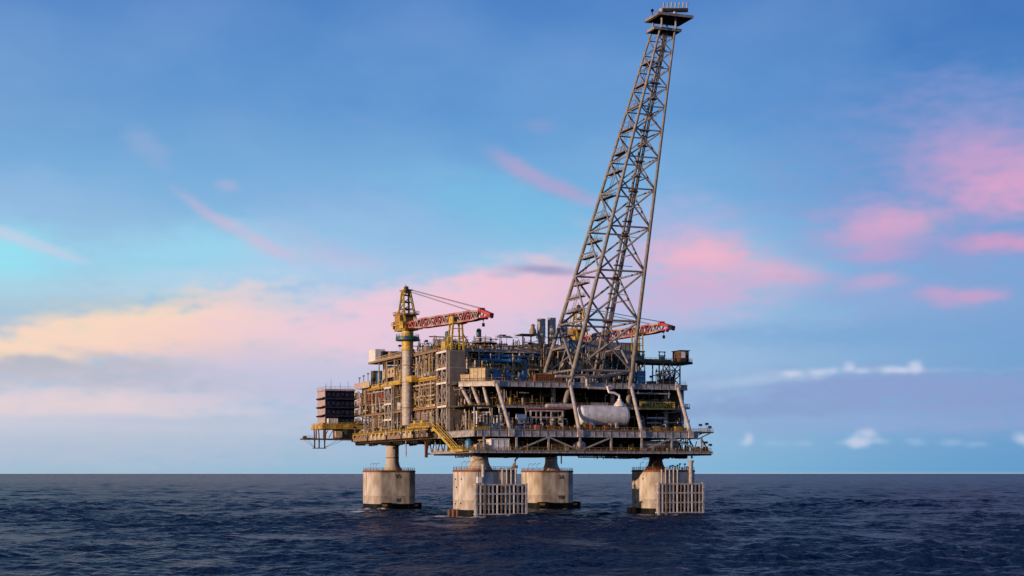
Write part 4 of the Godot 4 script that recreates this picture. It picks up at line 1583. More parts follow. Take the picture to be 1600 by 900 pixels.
	# grey machine cabinets and pipes at main-deck level between pedestal and stair tower
	for k in 4:
		var v := 49.0 - k * 5.2
		t = thing("valve_cabinet", ["grey cabinet under the red-tipped pipes, nearest the crane pedestal", "grey cabinet under the red-tipped pipes, second from the crane pedestal", "grey cabinet under the red-tipped pipes, second from the stair tower", "grey cabinet under the red-tipped pipes, nearest the stair tower"][k], "cabinet", pc(-6, 30, v), "grey cabinets on the left side")
		b = MB.new()
		b.box(pc(-6.0, 33.2, v), Vector3(1.2, 4.0, 3.6))
		part("body", b, "grey_steel", t)
		for j in 3:
			b = MB.new()
			b.box(pc(-6.65, 33.2, v - 1.1 + j * 1.1), Vector3(0.1, 3.4, 0.85))
			part("door", b, "beige" if j % 2 else "grey_steel", t)
		b = MB.new()
		b.box(pc(-6.3, 35.5, v), Vector3(0.8, 0.4, 2.6))
		part("red_header", b, "red", t)
	for k in 5:
		t = thing("side_pipe", ["long pale pipe along the left side, topmost of the five", "long beige pipe along the left side, second from the top", "long brown pipe along the left side, third from the top", "long pale pipe along the left side, fourth from the top", "long beige pipe along the left side, lowest of the five"][k], "pipe", pc(-6.9, 38.5, 30), "long pipes between the pedestal and the stair tower")
		b = MB.new()
		b.tube(pc(-6.9, 44.6 - k * 1.35, 29.5), pc(-6.9, 44.6 - k * 1.35, 53), 0.33, 0.33, 10)
		part("pipe_run", b, ["pale_steel", "beige", "brown", "pale_steel", "beige"][k], t)
		b = MB.new()
		for j in 4:
			b.lathe(pc(-6.9, 44.6 - k * 1.35, 32.0 + j * 6), Vector3(0, 0, 1), [Vector2(0.33, 0), Vector2(0.5, 0.02), Vector2(0.5, 0.22), Vector2(0.33, 0.24)], 10)
		part("flange", b, "ochre", t, true)
	for k in 6:
		t = thing("standing_pipe", ["pale standing pipe at the top left, nearest the crane pedestal", "beige standing pipe, second from the crane pedestal", "brown standing pipe, third from the crane pedestal", "pale standing pipe, third from the tall stair tower", "beige standing pipe, second from the tall stair tower", "brown standing pipe, nearest the tall stair tower"][k], "pipe", pc(-6.8, 46.5, 50 - k * 3.6), "standing pipes of the upper left side")
		b = MB.new()
		var v := 50.0 - k * 3.6
		b.pipe([pc(-6.8, 47.6, v), pc(-6.8, 54.2 + 0.4 * (k % 3), v), pc(-3, 54.2 + 0.4 * (k % 3), v)], 0.36, 9)
		part("pipe_run", b, ["pale_steel", "beige", "brown"][k % 3], t)

# ---------------------------------------------------------------- front bays
func build_front_bays():
	var t := horizontal_vessel("storage_tank", "big white horizontal tank on the front edge of the main deck", "tank", pc(30.6, 33.1, -3.5), pc(49.4, 33.1, -3.5), 3.35, "white")
	var b := MB.new()
	b.lathe(pc(46.2, 36.2, -3.5), Vector3.UP, [Vector2(2.0, 0), Vector2(1.9, 0.5), Vector2(1.2, 1.4), Vector2(0.7, 1.9), Vector2(0.7, 2.4)], 18)
	part("dome", b, "white", t)
	b = MB.new()
	b.pipe([pc(46.2, 38.4, -3.5), pc(46.2, 39.8, -3.5), pc(44.6, 40.6, -3.4), pc(42.6, 40.8, -3.2), pc(42.2, 42.6, -2.6), pc(43.5, 42.8, -2.4)], 0.36, 10)
	part("vent_pipe", b, "white", t)
	b = MB.new()
	rail(b, [pc(36, 36.6, -3.5), pc(42, 36.6, -3.5)], 0.7, 2, 0.09)
	part("top_rail", b, "galvanised", t)
	t = thing("flare_header_pipe", "pale bent pipe that steps down above the white tank", "pipe", pc(35, 42, -1.2))
	b = MB.new()
	b.pipe([pc(24.2, 45.8, -1.2), pc(34.6, 45.7, -1.2), pc(35.4, 45.2, -1.2), pc(35.5, 42.9, -1.2), pc(36.2, 42.3, -1.2), pc(44.4, 42.1, -1.2)], 0.48, 10)
	part("pipe_run", b, "pale_steel", t)
	b = MB.new()
	b.pipe([pc(35, 45.8, -0.6), pc(42, 46.2, 0.5), pc(48, 47.2, 1.5), pc(53, 47.9, 1.5)], 0.45, 10)
	part("branch_pipe", b, "pale_steel", t)
	# sign: a long yellow board on the mezzanine rail of the right bay
	t = thing("name_board", "yellow board with the platform's name in dark capital letters", "sign", pc(62.6, 36, 1))
	b = MB.new()
	b.span(pc(54.9, 35.6, -0.85), pc(68.0, 38.0, -0.7))
	part("board", b, "yellow", t)
	for y in [35.45, 38.01]:
		b = MB.new()
		b.span(pc(54.8, y, -0.9), pc(68.1, y + 0.14, -0.65))
		part("edge_strip", b, "ochre", t)
	for x in [55.6, 61.4, 67.2]:
		b = MB.new()
		b.bar(pc(x, 35.7, -0.6), pc(x, 35.7, 1.6), 0.2, 0.2)
		part("bracket", b, "grey_steel", t)
	word("WHEATSTONE", 1.9, pc(61.5, 36.8, -0.88), 0, "black", t, "lettering", 11.8)
	# pipe table and small vessel in the left bay
	t = thing("pipe_table", "pale steel table frame carrying pipes in the left front bay", "pipe rack", pc(19, 28, -4))
	for x in [14.0, 17.6, 21.2, 25.2]:
		b = MB.new()
		b.bar(pc(x, 27.8, -5), pc(x, 34.4, -5), 0.42, 0.42)
		part("leg", b, "pale_steel", t)
		b = MB.new()
		b.bar(pc(x, 27.8, -1), pc(x, 34.4, -1), 0.36, 0.36)
		part("leg", b, "grey_steel", t)
	b = MB.new()
	for y in [34.3, 32.2]:
		for v in [-5.0, -1.0]:
			b.bar(pc(13.8, y, v), pc(25.4, y, v), 0.4, 0.34)
	part("top_frame", b, "pale_steel", t)
	for k in 3:
		b = MB.new()
		b.tube(pc(13.4, 34.85, -4.2 + k * 1.3), pc(28, 35.1, -4.2 + k * 1.3), 0.28, 0.28, 8)
		part("pipe_run", b, ["rose", "pale_steel", "pale_steel"][k], t)
	t = thing("header_drum", "fat pale pipe drum beside the second raking pillar", "pipe", pc(24, 36, -3))
	b = MB.new()
	b.lathe(pc(19.8, 36.0, -3.2), Vector3(1, 0, 0), [Vector2(0.01, 0), Vector2(0.5, 0.1), Vector2(0.75, 0.8), Vector2(0.8, 9.2), Vector2(0.5, 10), Vector2(0.01, 10.1)], 16)
	part("shell", b, "pale_steel", t)
	horizontal_vessel("small_vessel", "small egg-ended white vessel between the first pillar and the pipe table", "pressure vessel", pc(9.0, 32.0, -4.5), pc(12.6, 32.0, -4.5), 1.15, "white")
	# skids and drums on the main-deck edge
	for q in [[21.2, -7.6, 6.0, "rust", "rusty orange pump skid under the pipe table"], [15.6, -8.2, 3.4, "rose", "pinkish skid left of the rusty one"], [9.6, -7.2, 3.0, "blue", "blue pump skid behind the first raking pillar"], [66.5, -8, 5.0, "ochre", "ochre skid at the right end of the main deck"], [58.6, -8, 6.0, "ochre", "ochre skid below the left half of the name board"], [39.6, -8.6, 3.0, "rust", "rust-brown skid between the tank's two saddles"]]:
		t = thing("pump_skid", q[4], "skid", pc(q[0], 27.8, q[1]), "skids along the main-deck edge")
		b = MB.new()
		b.box(pc(q[0], 28.0, q[1]), Vector3(q[2], 0.4, 1.8))
		part("base_frame", b, q[3], t)
		b = MB.new()
		b.box(pc(q[0] - q[2] * 0.22, 28.9, q[1]), Vector3(q[2] * 0.42, 1.4, 1.5))
		part("housing", b, q[3], t)
		b = MB.new()
		b.lathe(pc(q[0] + q[2] * 0.05, 28.8, q[1]), Vector3(1, 0, 0), [Vector2(0.01, 0), Vector2(0.55, 0.1), Vector2(0.55, q[2] * 0.36), Vector2(0.01, q[2] * 0.4)], 10)
		part("motor", b, q[3], t)
		b = MB.new()
		b.pipe([pc(q[0] + q[2] * 0.4, 28.2, q[1]), pc(q[0] + q[2] * 0.4, 30.2, q[1]), pc(q[0] + q[2] * 0.4, 30.2, q[1] + 2)], 0.16, 6)
		part("pipe_run", b, "grey_steel", t)
	for q in [[31.4, "orange drum by the tank's left end, the left one of two"], [33.5, "orange drum by the tank's left end, the right one of two"]]:
		t = thing("drum", q[1], "drum", pc(q[0], 27.8, -8.6), "orange drums by the tank")
		b = MB.new()
		b.lathe(pc(q[0], 27.8, -8.6), Vector3.UP, [Vector2(0.9, 0), Vector2(0.95, 0.1), Vector2(0.9, 0.2), Vector2(0.9, 1.0), Vector2(0.95, 1.1), Vector2(0.9, 1.2), Vector2(0.9, 2.0), Vector2(0.6, 2.2), Vector2(0.01, 2.25)], 16)
		part("shell", b, "rust", t)
	# left front corner, in the shade of the stair tower: standing pipes and a blue pump
	for k in 7:
		t = thing("corner_pipe", "pale pipe number %s of seven standing left of the first raking pillar" % ["one", "two", "three", "four", "five", "six", "seven"][k], "pipe", pc(-4.8 + k * 1.15, 28, -6), "standing pipes at the left front corner")
		b = MB.new()
		var x := -4.8 + k * 1.15
		var h := 33.6 - 0.6 * ((k * 3) % 4)
		b.pipe([pc(x, 27.8, -6), pc(x, h, -6), pc(x + 0.1, h, -2)], 0.27, 8)
		part("pipe_run", b, "pale_steel" if k % 3 else "white", t)
	container("blue cabinet standing at the left front corner of the main deck", 0.6, 27.8, -8.5, Vector3(2.2, 1.7, 1.6), "blue", "cabinet", 3, "blue_cabinet")
	container("yellow tray-like skid at the left front corner by the stair tower", -4.4, 27.9, -7.6, Vector3(4.6, 0.9, 2.2), "yellow", "skid", 3, "yellow_skid")
	# the raking pipes on the same corner between mezzanine and upper deck
	for k in 3:
		t = thing("raking_strut", ["pale slanting strut nearest the tall stair tower", "pale slanting strut in the middle under the cream house", "pale slanting strut nearest the first raking pillar"][k], "strut", pc(-4 + k * 2.9, 36, 5), "slanting struts at the left front corner")
		b = MB.new()
		b.tube(pc(-4.6 + k * 3.0, 42.7, 10 - k * 2.5), pc(-3.6 + k * 3.0, 36.2, 3), 0.5, 0.62, 10)
		part("tube", b, "pale_steel", t)
		b = MB.new()
		b.lathe(pc(-3.6 + k * 3.0, 36.15, 3), Vector3.UP, [Vector2(1.0, 0), Vector2(0.9, 0.3), Vector2(0.6, 0.8)], 10)
		part("foot", b, "ochre", t)
	# cellar deck: white house, blue tank, yellow box, round tank
	cabin("deck_house", "small white house on the lower deck above the nearest column", "deck house", -1.2, 4.6, 21.25, 24.8, -10, -5, "white", "white")
	container("cream box on the lower deck left of the small white house", -4.4, 21.25, -9, Vector3(4.0, 2.0, 2.4), "cream", "box", 4, "cream_box")
	container("yellow box in the shade of the lower deck", 23.0, 21.25, -6, Vector3(5.0, 2.4, 2.2), "ochre", "box", 5, "yellow_box")
	t = thing("round_tank", "pale round tank end on the lower deck below the white tank", "tank", pc(30, 21.2, -8))
	b = MB.new()
	b.lathe(pc(29.8, 23.1, -10.4), Vector3(0, 0, -1), [Vector2(0.01, 0), Vector2(1.1, 0.15), Vector2(1.5, 0.6), Vector2(1.5, 5.5), Vector2(0.01, 6)], 18)
	part("shell", b, "grey_steel", t)
	b = MB.new()
	b.box(pc(29.8, 21.6, -8), Vector3(2.2, 0.9, 3))
	part("saddle", b, "dark", t)
	t = horizontal_vessel("long_drum", "long pale drum lying on the right part of the lower deck", "pressure vessel", pc(52.5, 23.6, -6.5), pc(66, 23.6, -6.5), 1.3, "grey_steel")
	t = thing("cellar_tank", "blue tank behind the yellow stair on the lower deck", "tank", pc(-5.2, 21.2, -2))
	b = MB.new()
	b.lathe(pc(-5.2, 21.2, 0), Vector3.UP, [Vector2(1.4, 0), Vector2(1.4, 3.2), Vector2(0.8, 3.9), Vector2(0.01, 4.1)], 16)
	part("shell", b, "blue", t)
	# right bay: bent white pipe, hoist beam, cable reels
	t = thing("bent_pipe", "white hairpin pipe under the name board", "pipe", pc(62, 30, -2))
	b = MB.new()
	b.pipe([pc(57, 32.6, -2), pc(63.6, 32.6, -2), pc(64.4, 31.8, -2), pc(64.4, 28, -2)], 0.26, 8)
	b.pipe([pc(57, 30.9, -2), pc(62, 30.9, -2), pc(62.6, 30.3, -2), pc(62.6, 28, -2)], 0.24, 8)
	part("pipe_run", b, "pale_steel", t)
	b = MB.new()
	b.lathe(pc(63.4, 31.2, -2.4), Vector3(0, 0, 1), [Vector2(0.01, 0), Vector2(0.7, 0.1), Vector2(0.7, 0.6), Vector2(0.01, 0.7)], 12)
	part("valve", b, "white", t)
	t = thing("hoist_beam", "grey hoist beam hanging below the upper deck over the name board", "hoist", pc(60, 41, 0))
	for y in [40.9]:
		b = MB.new()
		b.bar(pc(54, y, 0.6), pc(67, y, 0.6), 0.3, 0.4)
		part("beam", b, "grey_steel", t)
	for x in [55.0, 60.0, 66.5]:
		b = MB.new()
		b.bar(pc(x, 39.4 if x > 66 else 40.9, 0.6), pc(x, 42.3, 0.6), 0.26, 0.26)
		part("hanger", b, "grey_steel", t)
	t = thing("end_wall", "grey clad wall closing the right end between main and upper deck", "wall", pc(73, 28, 6))
	for k in 4:
		b = MB.new()
		b.span(pc(72.4, 28.0 + k * 3.6, 3.0), pc(73.4, 31.5 + k * 3.6, 24))
		part("cladding_panel", b, "panel", t)
	b = MB.new()
	b.span(pc(72.2, 28.0, 24.1), pc(73.2, 42.2, 108))
	part("rear_panel", b, "panel", t)
	t = thing("side_balcony", "small grey balcony on the right end wall", "balcony", pc(74, 36, 6))
	b = MB.new()
	b.span(pc(73.4, 36.0, 3.5), pc(76.0, 36.4, 10))
	part("floor", b, "grey_steel", t)
	b = MB.new()
	rail(b, [pc(73.4, 36.4, 3.6), pc(75.9, 36.4, 3.6), pc(75.9, 36.4, 9.9)], 1.3, 1.5, 0.12)
	part("handrail", b, "teal", t)

# ---------------------------------------------------------------- upper deck and roof
func build_upper_deck():
	# a cream house set square to the cut-off corner of the deck
	var turn := Basis(Vector3.UP, deg_to_rad(-43.0))
	var t := thing("cream_house", "cream stepped house on the cut-off corner of the upper deck", "equipment house", pc(-1.4, 43.8, 8))
	for q in [[-3.2, 2.4, 3.2], [1.3, 4.4, 5.6]]:
		var b := MB.new()
		b.box(pc(-0.2, 43.8 + q[1] * 0.5, 7.4) + turn.x * q[0], Vector3(q[2], q[1], 3.6), turn)
		part("wall", b, "cream", t)
		b = MB.new()
		b.box(pc(-0.2, 43.87 + q[1], 7.4) + turn.x * q[0], Vector3(q[2] + 0.3, 0.16, 3.9), turn)
		part("roof", b, "ochre", t)
		b = MB.new()
		for k in 5:
			b.box(pc(-0.2, 43.8 + q[1] * 0.5, 7.4) + turn.x * (q[0] + (k - 2) * q[2] * 0.24) + turn.z * 1.83, Vector3(0.12, q[1] - 0.2, 0.1), turn)
		part("wall_rib", b, "ochre", t, true)
	container("blue cabinet on the upper deck right of the cream house", 6.0, 43.8, 6.5, Vector3(3.0, 4.2, 2.6), "blue", "cabinet", 4, "blue_cabinet")
	container("long orange container on the edge of the upper deck left of the flare tower", 23.0, 43.9, 3.0, Vector3(9.2, 2.6, 2.6), "rust", "container", 14)
	for q in [[11.2, 8, "blue pump on the upper deck, left one of two before the wall"], [16.6, 8, "blue pump on the upper deck, right one of two before the wall"]]:
		t = thing("blue_pump", q[2], "pump", pc(q[0], 43.8, q[1]), "blue pumps on the upper deck")
		var b := MB.new()
		b.lathe(pc(q[0], 44.6, q[1]), Vector3.UP, [Vector2(0.01, 0), Vector2(1.0, 0.1), Vector2(1.1, 1.6), Vector2(0.8, 2.2), Vector2(0.5, 2.6), Vector2(0.5, 3.2), Vector2(0.01, 3.3)], 14)
		part("casing", b, "blue", t)
		b = MB.new()
		b.box(pc(q[0], 44.2, q[1]), Vector3(2.2, 0.8, 2.2))
		part("plinth", b, "grey_steel", t)
		b = MB.new()
		b.tube(pc(q[0] + 0.6, 46, q[1]), pc(q[0] + 2.4, 46, q[1]), 0.35, 0.35, 8)
		part("flange_pipe", b, "white", t)
	# big blue headers under the roof edge
	for k in 2:
		t = thing("blue_header", ["big blue pipe header under the roof edge, the upper one", "big blue pipe header under the roof edge, the lower one that bends down"][k], "pipe", pc(16, 51, 24.6), "blue pipe headers")
		var b := MB.new()
		if k == 0:
			b.tube(pc(7.4, 53.9, 24.2), pc(30, 53.9, 24.2), 0.55, 0.55, 16)
		else:
			b.pipe([pc(7.8, 52.2, 23.2), pc(22.6, 52.2, 23.2), pc(23.4, 51.6, 23.1), pc(23.5, 47.5, 23.0)], 0.72, 14)
		part("pipe_run", b, "blue", t)
		if k == 1:
			b = MB.new()
			b.tube(pc(23.5, 47.6, 23.0), pc(23.5, 43.8, 23.0), 0.62, 0.62, 14)
			part("down_pipe", b, "pale_steel", t)
		b = MB.new()
		for j in 4:
			b.lathe(pc(9 + j * 4.2, 53.9 if k == 0 else 52.2, 24.2 if k == 0 else 23.2), Vector3(1, 0, 0), [Vector2(0.5, 0), Vector2(0.75 if k == 0 else 0.92, 0.02), Vector2(0.75 if k == 0 else 0.92, 0.25), Vector2(0.5, 0.27)], 14)
		part("flange", b, "blue", t, true)
	for k in 3:
		container(["blue fan box under the roof edge, leftmost of three", "blue fan box under the roof edge, middle of three", "blue fan box under the roof edge, rightmost of three"][k], 25.6 + k * 5.5, 50.0, 27.4, Vector3(4.4, 3.0, 3.0), "teal" if k else "blue", "fan box", 5, "fan_box", "fan boxes under the roof edge")
	# exhaust stacks
	for k in 3:
		var x: float = [48.4, 52.6, 57.4][k]
		t = thing("exhaust_stack", ["grey exhaust stack, leftmost of the three on the roof", "grey exhaust stack, middle of the three on the roof", "grey exhaust stack half hidden by the flare tower, rightmost of the three"][k], "exhaust stack", pc(x, 56, 70), "exhaust stacks on the roof")
		var b := MB.new()
		b.lathe(pc(x, 64.5, 70), Vector3.UP, [Vector2(1.0, -2.5), Vector2(1.55, 0), Vector2(1.55, 7.2 + 0.5 * (k % 2)), Vector2(1.35, 7.2 + 0.5 * (k % 2)), Vector2(1.35, 5)], 20)
		part("pipe", b, "galvanised", t)
		b = MB.new()
		for j in 5:
			b.lathe(pc(x, 65.0 + j * 1.5, 70), Vector3.UP, [Vector2(1.55, 0), Vector2(1.63, 0.02), Vector2(1.63, 0.2), Vector2(1.55, 0.22)], 20)
		part("stiffener_ring", b, "grey_steel", t)
		b = MB.new()
		b.box(pc(x, 59.2, 70), Vector3(3.4, 6.2, 4.6))
		part("silencer", b, "beige", t)
		b = MB.new()
		b.lathe(pc(x, 71.6 + 0.5 * (k % 2), 70), Vector3.UP, [Vector2(1.56, 0), Vector2(1.64, 0.02), Vector2(1.64, 0.16), Vector2(1.3, 0.18)], 20)
		part("rim", b, "dark", t)
	t = thing("vent_shelter", "small flat-roofed shelter on posts left of the exhaust stacks", "shelter", pc(41.6, 56, 70))
	var b := MB.new()
	b.span(pc(39.2, 65.3, 67), pc(46.0, 65.8, 73))
	part("roof", b, "brown", t)
	for x in [40.2, 43.4]:
		b = MB.new()
		b.bar(pc(x, 56, 68), pc(x, 65.3, 68), 0.45, 0.45)
		part("post", b, "cream", t)
	b = MB.new()
	b.lathe(pc(45.0, 65.8, 70), Vector3.UP, [Vector2(1.3, 0), Vector2(1.3, 1.5), Vector2(0.7, 2.6), Vector2(0.7, 3.4), Vector2(1.0, 3.5), Vector2(0.01, 4.1)], 14)
	part("cowl", b, "beige", t)
	b = MB.new()
	b.span(pc(44.2, 56, 68), pc(47.5, 62.5, 72))
	part("duct", b, "cream", t)
	# raised antenna platforms
	for q in [[11.2, 58.5, 30.0, 8.5, "round-edged antenna platform with a dark radome on a mast, above the blue headers", 9.0], [-2.6, 57.6, 34.0, 6.5, "dark antenna platform left of the yellow boom rest", -1.0]]:
		t = thing("antenna_platform", q[4], "antenna platform", pc(q[0], 56, q[2]), "antenna platforms on the roof")
		b = MB.new()
		b.lathe(pc(q[0], q[1] - 0.2, q[2]), Vector3.UP, [Vector2(0.01, 0), Vector2(q[3] * 0.44, 0), Vector2(q[3] * 0.5, 0.25), Vector2(q[3] * 0.5, 0.4), Vector2(0.01, 0.4)], 14)
		part("floor", b, "brown", t)
		b = MB.new()
		for k in 4:
			b.bar(pc(q[0] + (k - 1.5) * 1.2, 56, q[2]), pc(q[0] + (k - 1.5) * 2.0, q[1] - 0.1, q[2]), 0.24, 0.24)
		b.bar(pc(q[0] - 2.6, 56, q[2]), pc(q[0] + 2.6, q[1] - 0.1, q[2]), 0.24, 0.24)
		part("support", b, "ochre", t, true)
		b = MB.new()
		b.tube(pc(q[5], q[1], q[2]), pc(q[5], q[1] + 2.4, q[2]), 0.22, 0.22, 8)
		part("mast", b, "ochre", t)
		b = MB.new()
		b.lathe(pc(q[5], q[1] + 2.2, q[2]), Vector3.UP, [Vector2(0.01, 0), Vector2(0.75, 0.1), Vector2(0.85, 0.4), Vector2(0.85, 2.3), Vector2(0.5, 2.8), Vector2(0.01, 2.9)], 14)
		part("radome", b, "teal", t)
		b = MB.new()
		for k in 5:
			var x: float = q[0] - q[3] * 0.45 + k * q[3] * 0.22
			b.bar(pc(x, q[1] + 0.2, q[2] - 1), pc(x, q[1] + 1.2 + (k % 3) * 0.9, q[2] - 1), 0.1, 0.1)
			if k % 2:
				b.ball(pc(x, q[1] + 1.3, q[2] - 1), 0.5, 8, 5)
		part("aerial", b, "dark", t, true)
	for q in [[18.0, 61.6, 32, "thin aerial bar on a pole right of the dark radome, the nearer one"], [21.5, 61.8, 36, "thin aerial bar on a pole right of the dark radome, the farther one"], [27.5, 58.4, 40, "low dark lamp bar on the roof above the blue headers"]]:
		t = thing("aerial_bar", q[3], "aerial", pc(q[0], 56, q[2]))
		b = MB.new()
		b.bar(pc(q[0], 56, q[2]), pc(q[0], q[1], q[2]), 0.12, 0.12)
		part("pole", b, "grey_steel", t)
		b = MB.new()
		b.bar(pc(q[0] - 1.4, q[1], q[2]), pc(q[0] + 1.4, q[1], q[2]), 0.22, 0.22)
		part("bar", b, "dark", t)
	# boom rest on the tall stair tower
	t = thing("boom_rest", "yellow boom rest standing on the tall stair tower", "boom rest", pc(-3.4, 54.7, 18))
	for p in [[-5.6, 16.6], [-1.2, 16.6], [-5.6, 20.6], [-1.2, 20.6]]:
		b = MB.new()
		b.bar(pc(p[0], 54.8, p[1]), pc(lerpf(p[0], -3.0, 0.3), 63.9, lerpf(p[1], 18.0, 0.2)), 0.55, 0.55)
		part("leg", b, "yellow", t)
	b = MB.new()
	for k in 3:
		var y: float = 56.8 + k * 2.6
		b.bar(pc(-5.2, y, 16.8), pc(-1.6, y, 16.8), 0.26, 0.26)
		b.bar(pc(-5.2, y, 20.2), pc(-5.2, y, 16.8), 0.26, 0.26)
	b.bar(pc(-5.4, 54.9, 16.7), pc(-1.7, 59.2, 16.7), 0.26, 0.26)
	b.bar(pc(-5.2, 54.9, 20.3), pc(-5.0, 59.2, 16.8), 0.26, 0.26)
	part("lattice", b, "yellow", t, true)
	b = MB.new()
	b.box(pc(-2.7, 64.0, 18.2), Vector3(5.0, 0.6, 4.2))
	b.box(pc(-5.0, 65.0, 18.2), Vector3(0.5, 2.2, 4.0))
	b.box(pc(-0.2, 65.0, 18.2), Vector3(0.5, 2.2, 4.0))
	part("cradle", b, "yellow", t)
	b = MB.new()
	b.bar(pc(-6.0, 54.8, 24), pc(-5.0, 60.4, 20.4), 0.3, 0.3)
	b.bar(pc(2.4, 54.8, 17), pc(-1.4, 60.4, 17), 0.3, 0.3)
	b.span(pc(-6.2, 55.0, 21), pc(-5.0, 58.0, 25))
	part("strut", b, "yellow", t, true)
	# grey enclosure and blue machine behind the flare tower
	cabin("grey_enclosure", "large grey clad enclosure behind the flare tower", "enclosure", 51.5, 72.8, 46, 60.6, 36, 50, "panel", "grey_steel")
	container("blue machine beside the grey enclosure, under the second crane", 47.6, 56.2, 38, Vector3(5.2, 5.0, 4.0), "blue", "machine", 5, "blue_machine")
	container("beige machine below the blue one behind the flare tower", 45.6, 49.8, 27, Vector3(7.0, 4.2, 3.0), "beige", "machine", 6, "beige_machine")
	container("yellow box between the flare tower's legs on the upper deck", 40, 49.8, 26.6, Vector3(3.4, 3.4, 2.6), "ochre", "box", 4, "yellow_box")
	container("pale grey machine between the flare tower's legs, lowest one", 44.5, 43.8, 12, Vector3(9, 3.2, 4), "grey_steel", "machine", 8, "grey_machine")

# ---------------------------------------------------------------- right side
func build_right_side():
	var t := thing("instrument_platform", "dark raised platform on lattice legs at the right end", "platform", pc(68, 43.7, 6))
	var b := MB.new()
	b.span(pc(55, 51.3, 3), pc(76.8, 51.9, 13))
	part("floor", b, "dark", t)
	b = MB.new()
	rail(b, [pc(55, 51.9, 3.1), pc(76.6, 51.9, 3.1), pc(76.6, 51.9, 12.9)], 1.2, 2.0, 0.1)
	part("handrail", b, "dark", t)
	for x in [56.0, 59.0, 66.0, 68.5, 72.4]:
		b = MB.new()
		b.bar(pc(x, 43.7, 4), pc(x, 51.3, 4), 0.4, 0.4)
		part("leg", b, "grey_steel", t)
		b = MB.new()
		b.bar(pc(x, 43.7, 12), pc(x, 51.3, 12), 0.36, 0.36)
		part("leg", b, "grey_steel", t)
	for q in [[56.0, 59.0], [66.0, 68.5], [68.5, 72.4]]:
		for k in 2:
			b = MB.new()
			b.bar(pc(q[0], 43.9 + k * 3.7, 4), pc(q[1], 47.6 + k * 3.7, 4), 0.24, 0.24)
			part("cross_brace", b, "dark", t)
			b = MB.new()
			b.bar(pc(q[1], 43.9 + k * 3.7, 4), pc(q[0], 47.6 + k * 3.7, 4), 0.24, 0.24)
			part("cross_brace", b, "dark", t)
		b = MB.new()
		b.bar(pc(q[0], 47.6, 4), pc(q[1], 47.6, 4), 0.22, 0.22)
		part("tie", b, "grey_steel", t)
	b = MB.new()
	b.tube(pc(57, 52.5, 6), pc(70, 52.5, 6), 0.45, 0.45, 10)
	part("pipe_run", b, "teal", t)
	clutter(t, 66, 72, 43.8, 49.5, 4, 12, 30, ["dark", "brown", "grey_steel"])
	t = thing("lookout_house", "brown-sided house on the right end of the raised platform", "house", pc(73, 52, 4))
	b = MB.new()
	b.span(pc(72.4, 51.95, 3.6), pc(75.6, 55.8, 9.6))
	part("wall", b, "brown", t)
	b = MB.new()
	b.span(pc(72.1, 55.804, 3.3), pc(76.0, 56.05, 9.9))
	part("roof", b, "dark", t)
	b = MB.new()
	b.span(pc(72.7, 53.4, 3.5), pc(74.2, 55.5, 3.59))
	part("window", b, "white", t)
	b = MB.new()
	b.span(pc(74.5, 52.0, 3.5), pc(75.4, 54.4, 3.59))
	part("door", b, "black", t)
	b = MB.new()
	for k in 5:
		b.box(pc(72.34, 53.8, 4.2 + k * 1.25), Vector3(0.1, 3.7, 0.12))
	part("wall_rib", b, "rust", t, true)
	for q in [[58.8, "dark antenna frame on the raised platform near the flare tower"], [66.6, "dark antenna frame on the raised platform near the brown house"]]:
		t = thing("antenna_rack", q[1], "antenna", pc(q[0], 51.9, 6))
		b = MB.new()
		for s in [-1.0, 1.0]:
			b.bar(pc(q[0] + s, 52, 6), pc(q[0] + s, 55.6, 6), 0.24, 0.24)
		b.bar(pc(q[0] - 1.4, 55.4, 6), pc(q[0] + 1.4, 55.4, 6), 0.3, 0.3)
		b.bar(pc(q[0] - 1.4, 54.2, 6), pc(q[0] + 1.4, 54.2, 6), 0.24, 0.24)
		part("frame", b, "dark", t)
		b = MB.new()
		b.box(pc(q[0], 53.2, 6), Vector3(1.4, 1.5, 1.0))
		part("cabinet", b, "teal", t)
	container("blue cabinet under the raised platform right of the flare tower", 56.6, 43.8, 2.2, Vector3(2.6, 4.6, 2.0), "blue", "cabinet", 3, "blue_cabinet")
	container("dark flat box on the upper deck beside the blue cabinet", 60.6, 43.8, 2, Vector3(2.6, 1.2, 1.8), "teal", "box", 3, "flat_box")
	for q in [[73.0, -9.5, 27.8, 2.2, "floodlight on the right main walkway, nearest the last raking pillar"], [75.4, -9.5, 27.8, 2.6, "floodlight on the right main walkway, middle of three"], [77.0, -8.6, 27.8, 1.6, "floodlight at the outer corner of the right main walkway"], [74.6, -10.4, 21.2, 3.0, "floodlight on the right end of the lower deck, taller one"], [76.2, -10.4, 21.2, 2.2, "floodlight at the outer corner of the lower deck"]]:
		floodlight(q[4], q[0], q[2], q[1], q[3])
	clutter_thing("walkway_locker", "brown lockers and reels at the right end of the lower deck", 70, 76, 21.2, 23.6, -10, -6)

func clutter_thing(called, label, x0, x1, y0, y1, v0, v1):
	var t := thing(called, label, "locker", pc((x0 + x1) * 0.5, y0, v0))
	for k in 4:
		var b := MB.new()
		var x := lerpf(x0, x1, (k + 0.5) / 4)
		b.box(pc(x, y0 + 0.7 + 0.2 * (k % 2), v0 + 1), Vector3(1.2, 1.4 + 0.4 * (k % 2), 1.2))
		part("locker", b, ["brown", "ochre", "brown", "dark"][k], t)

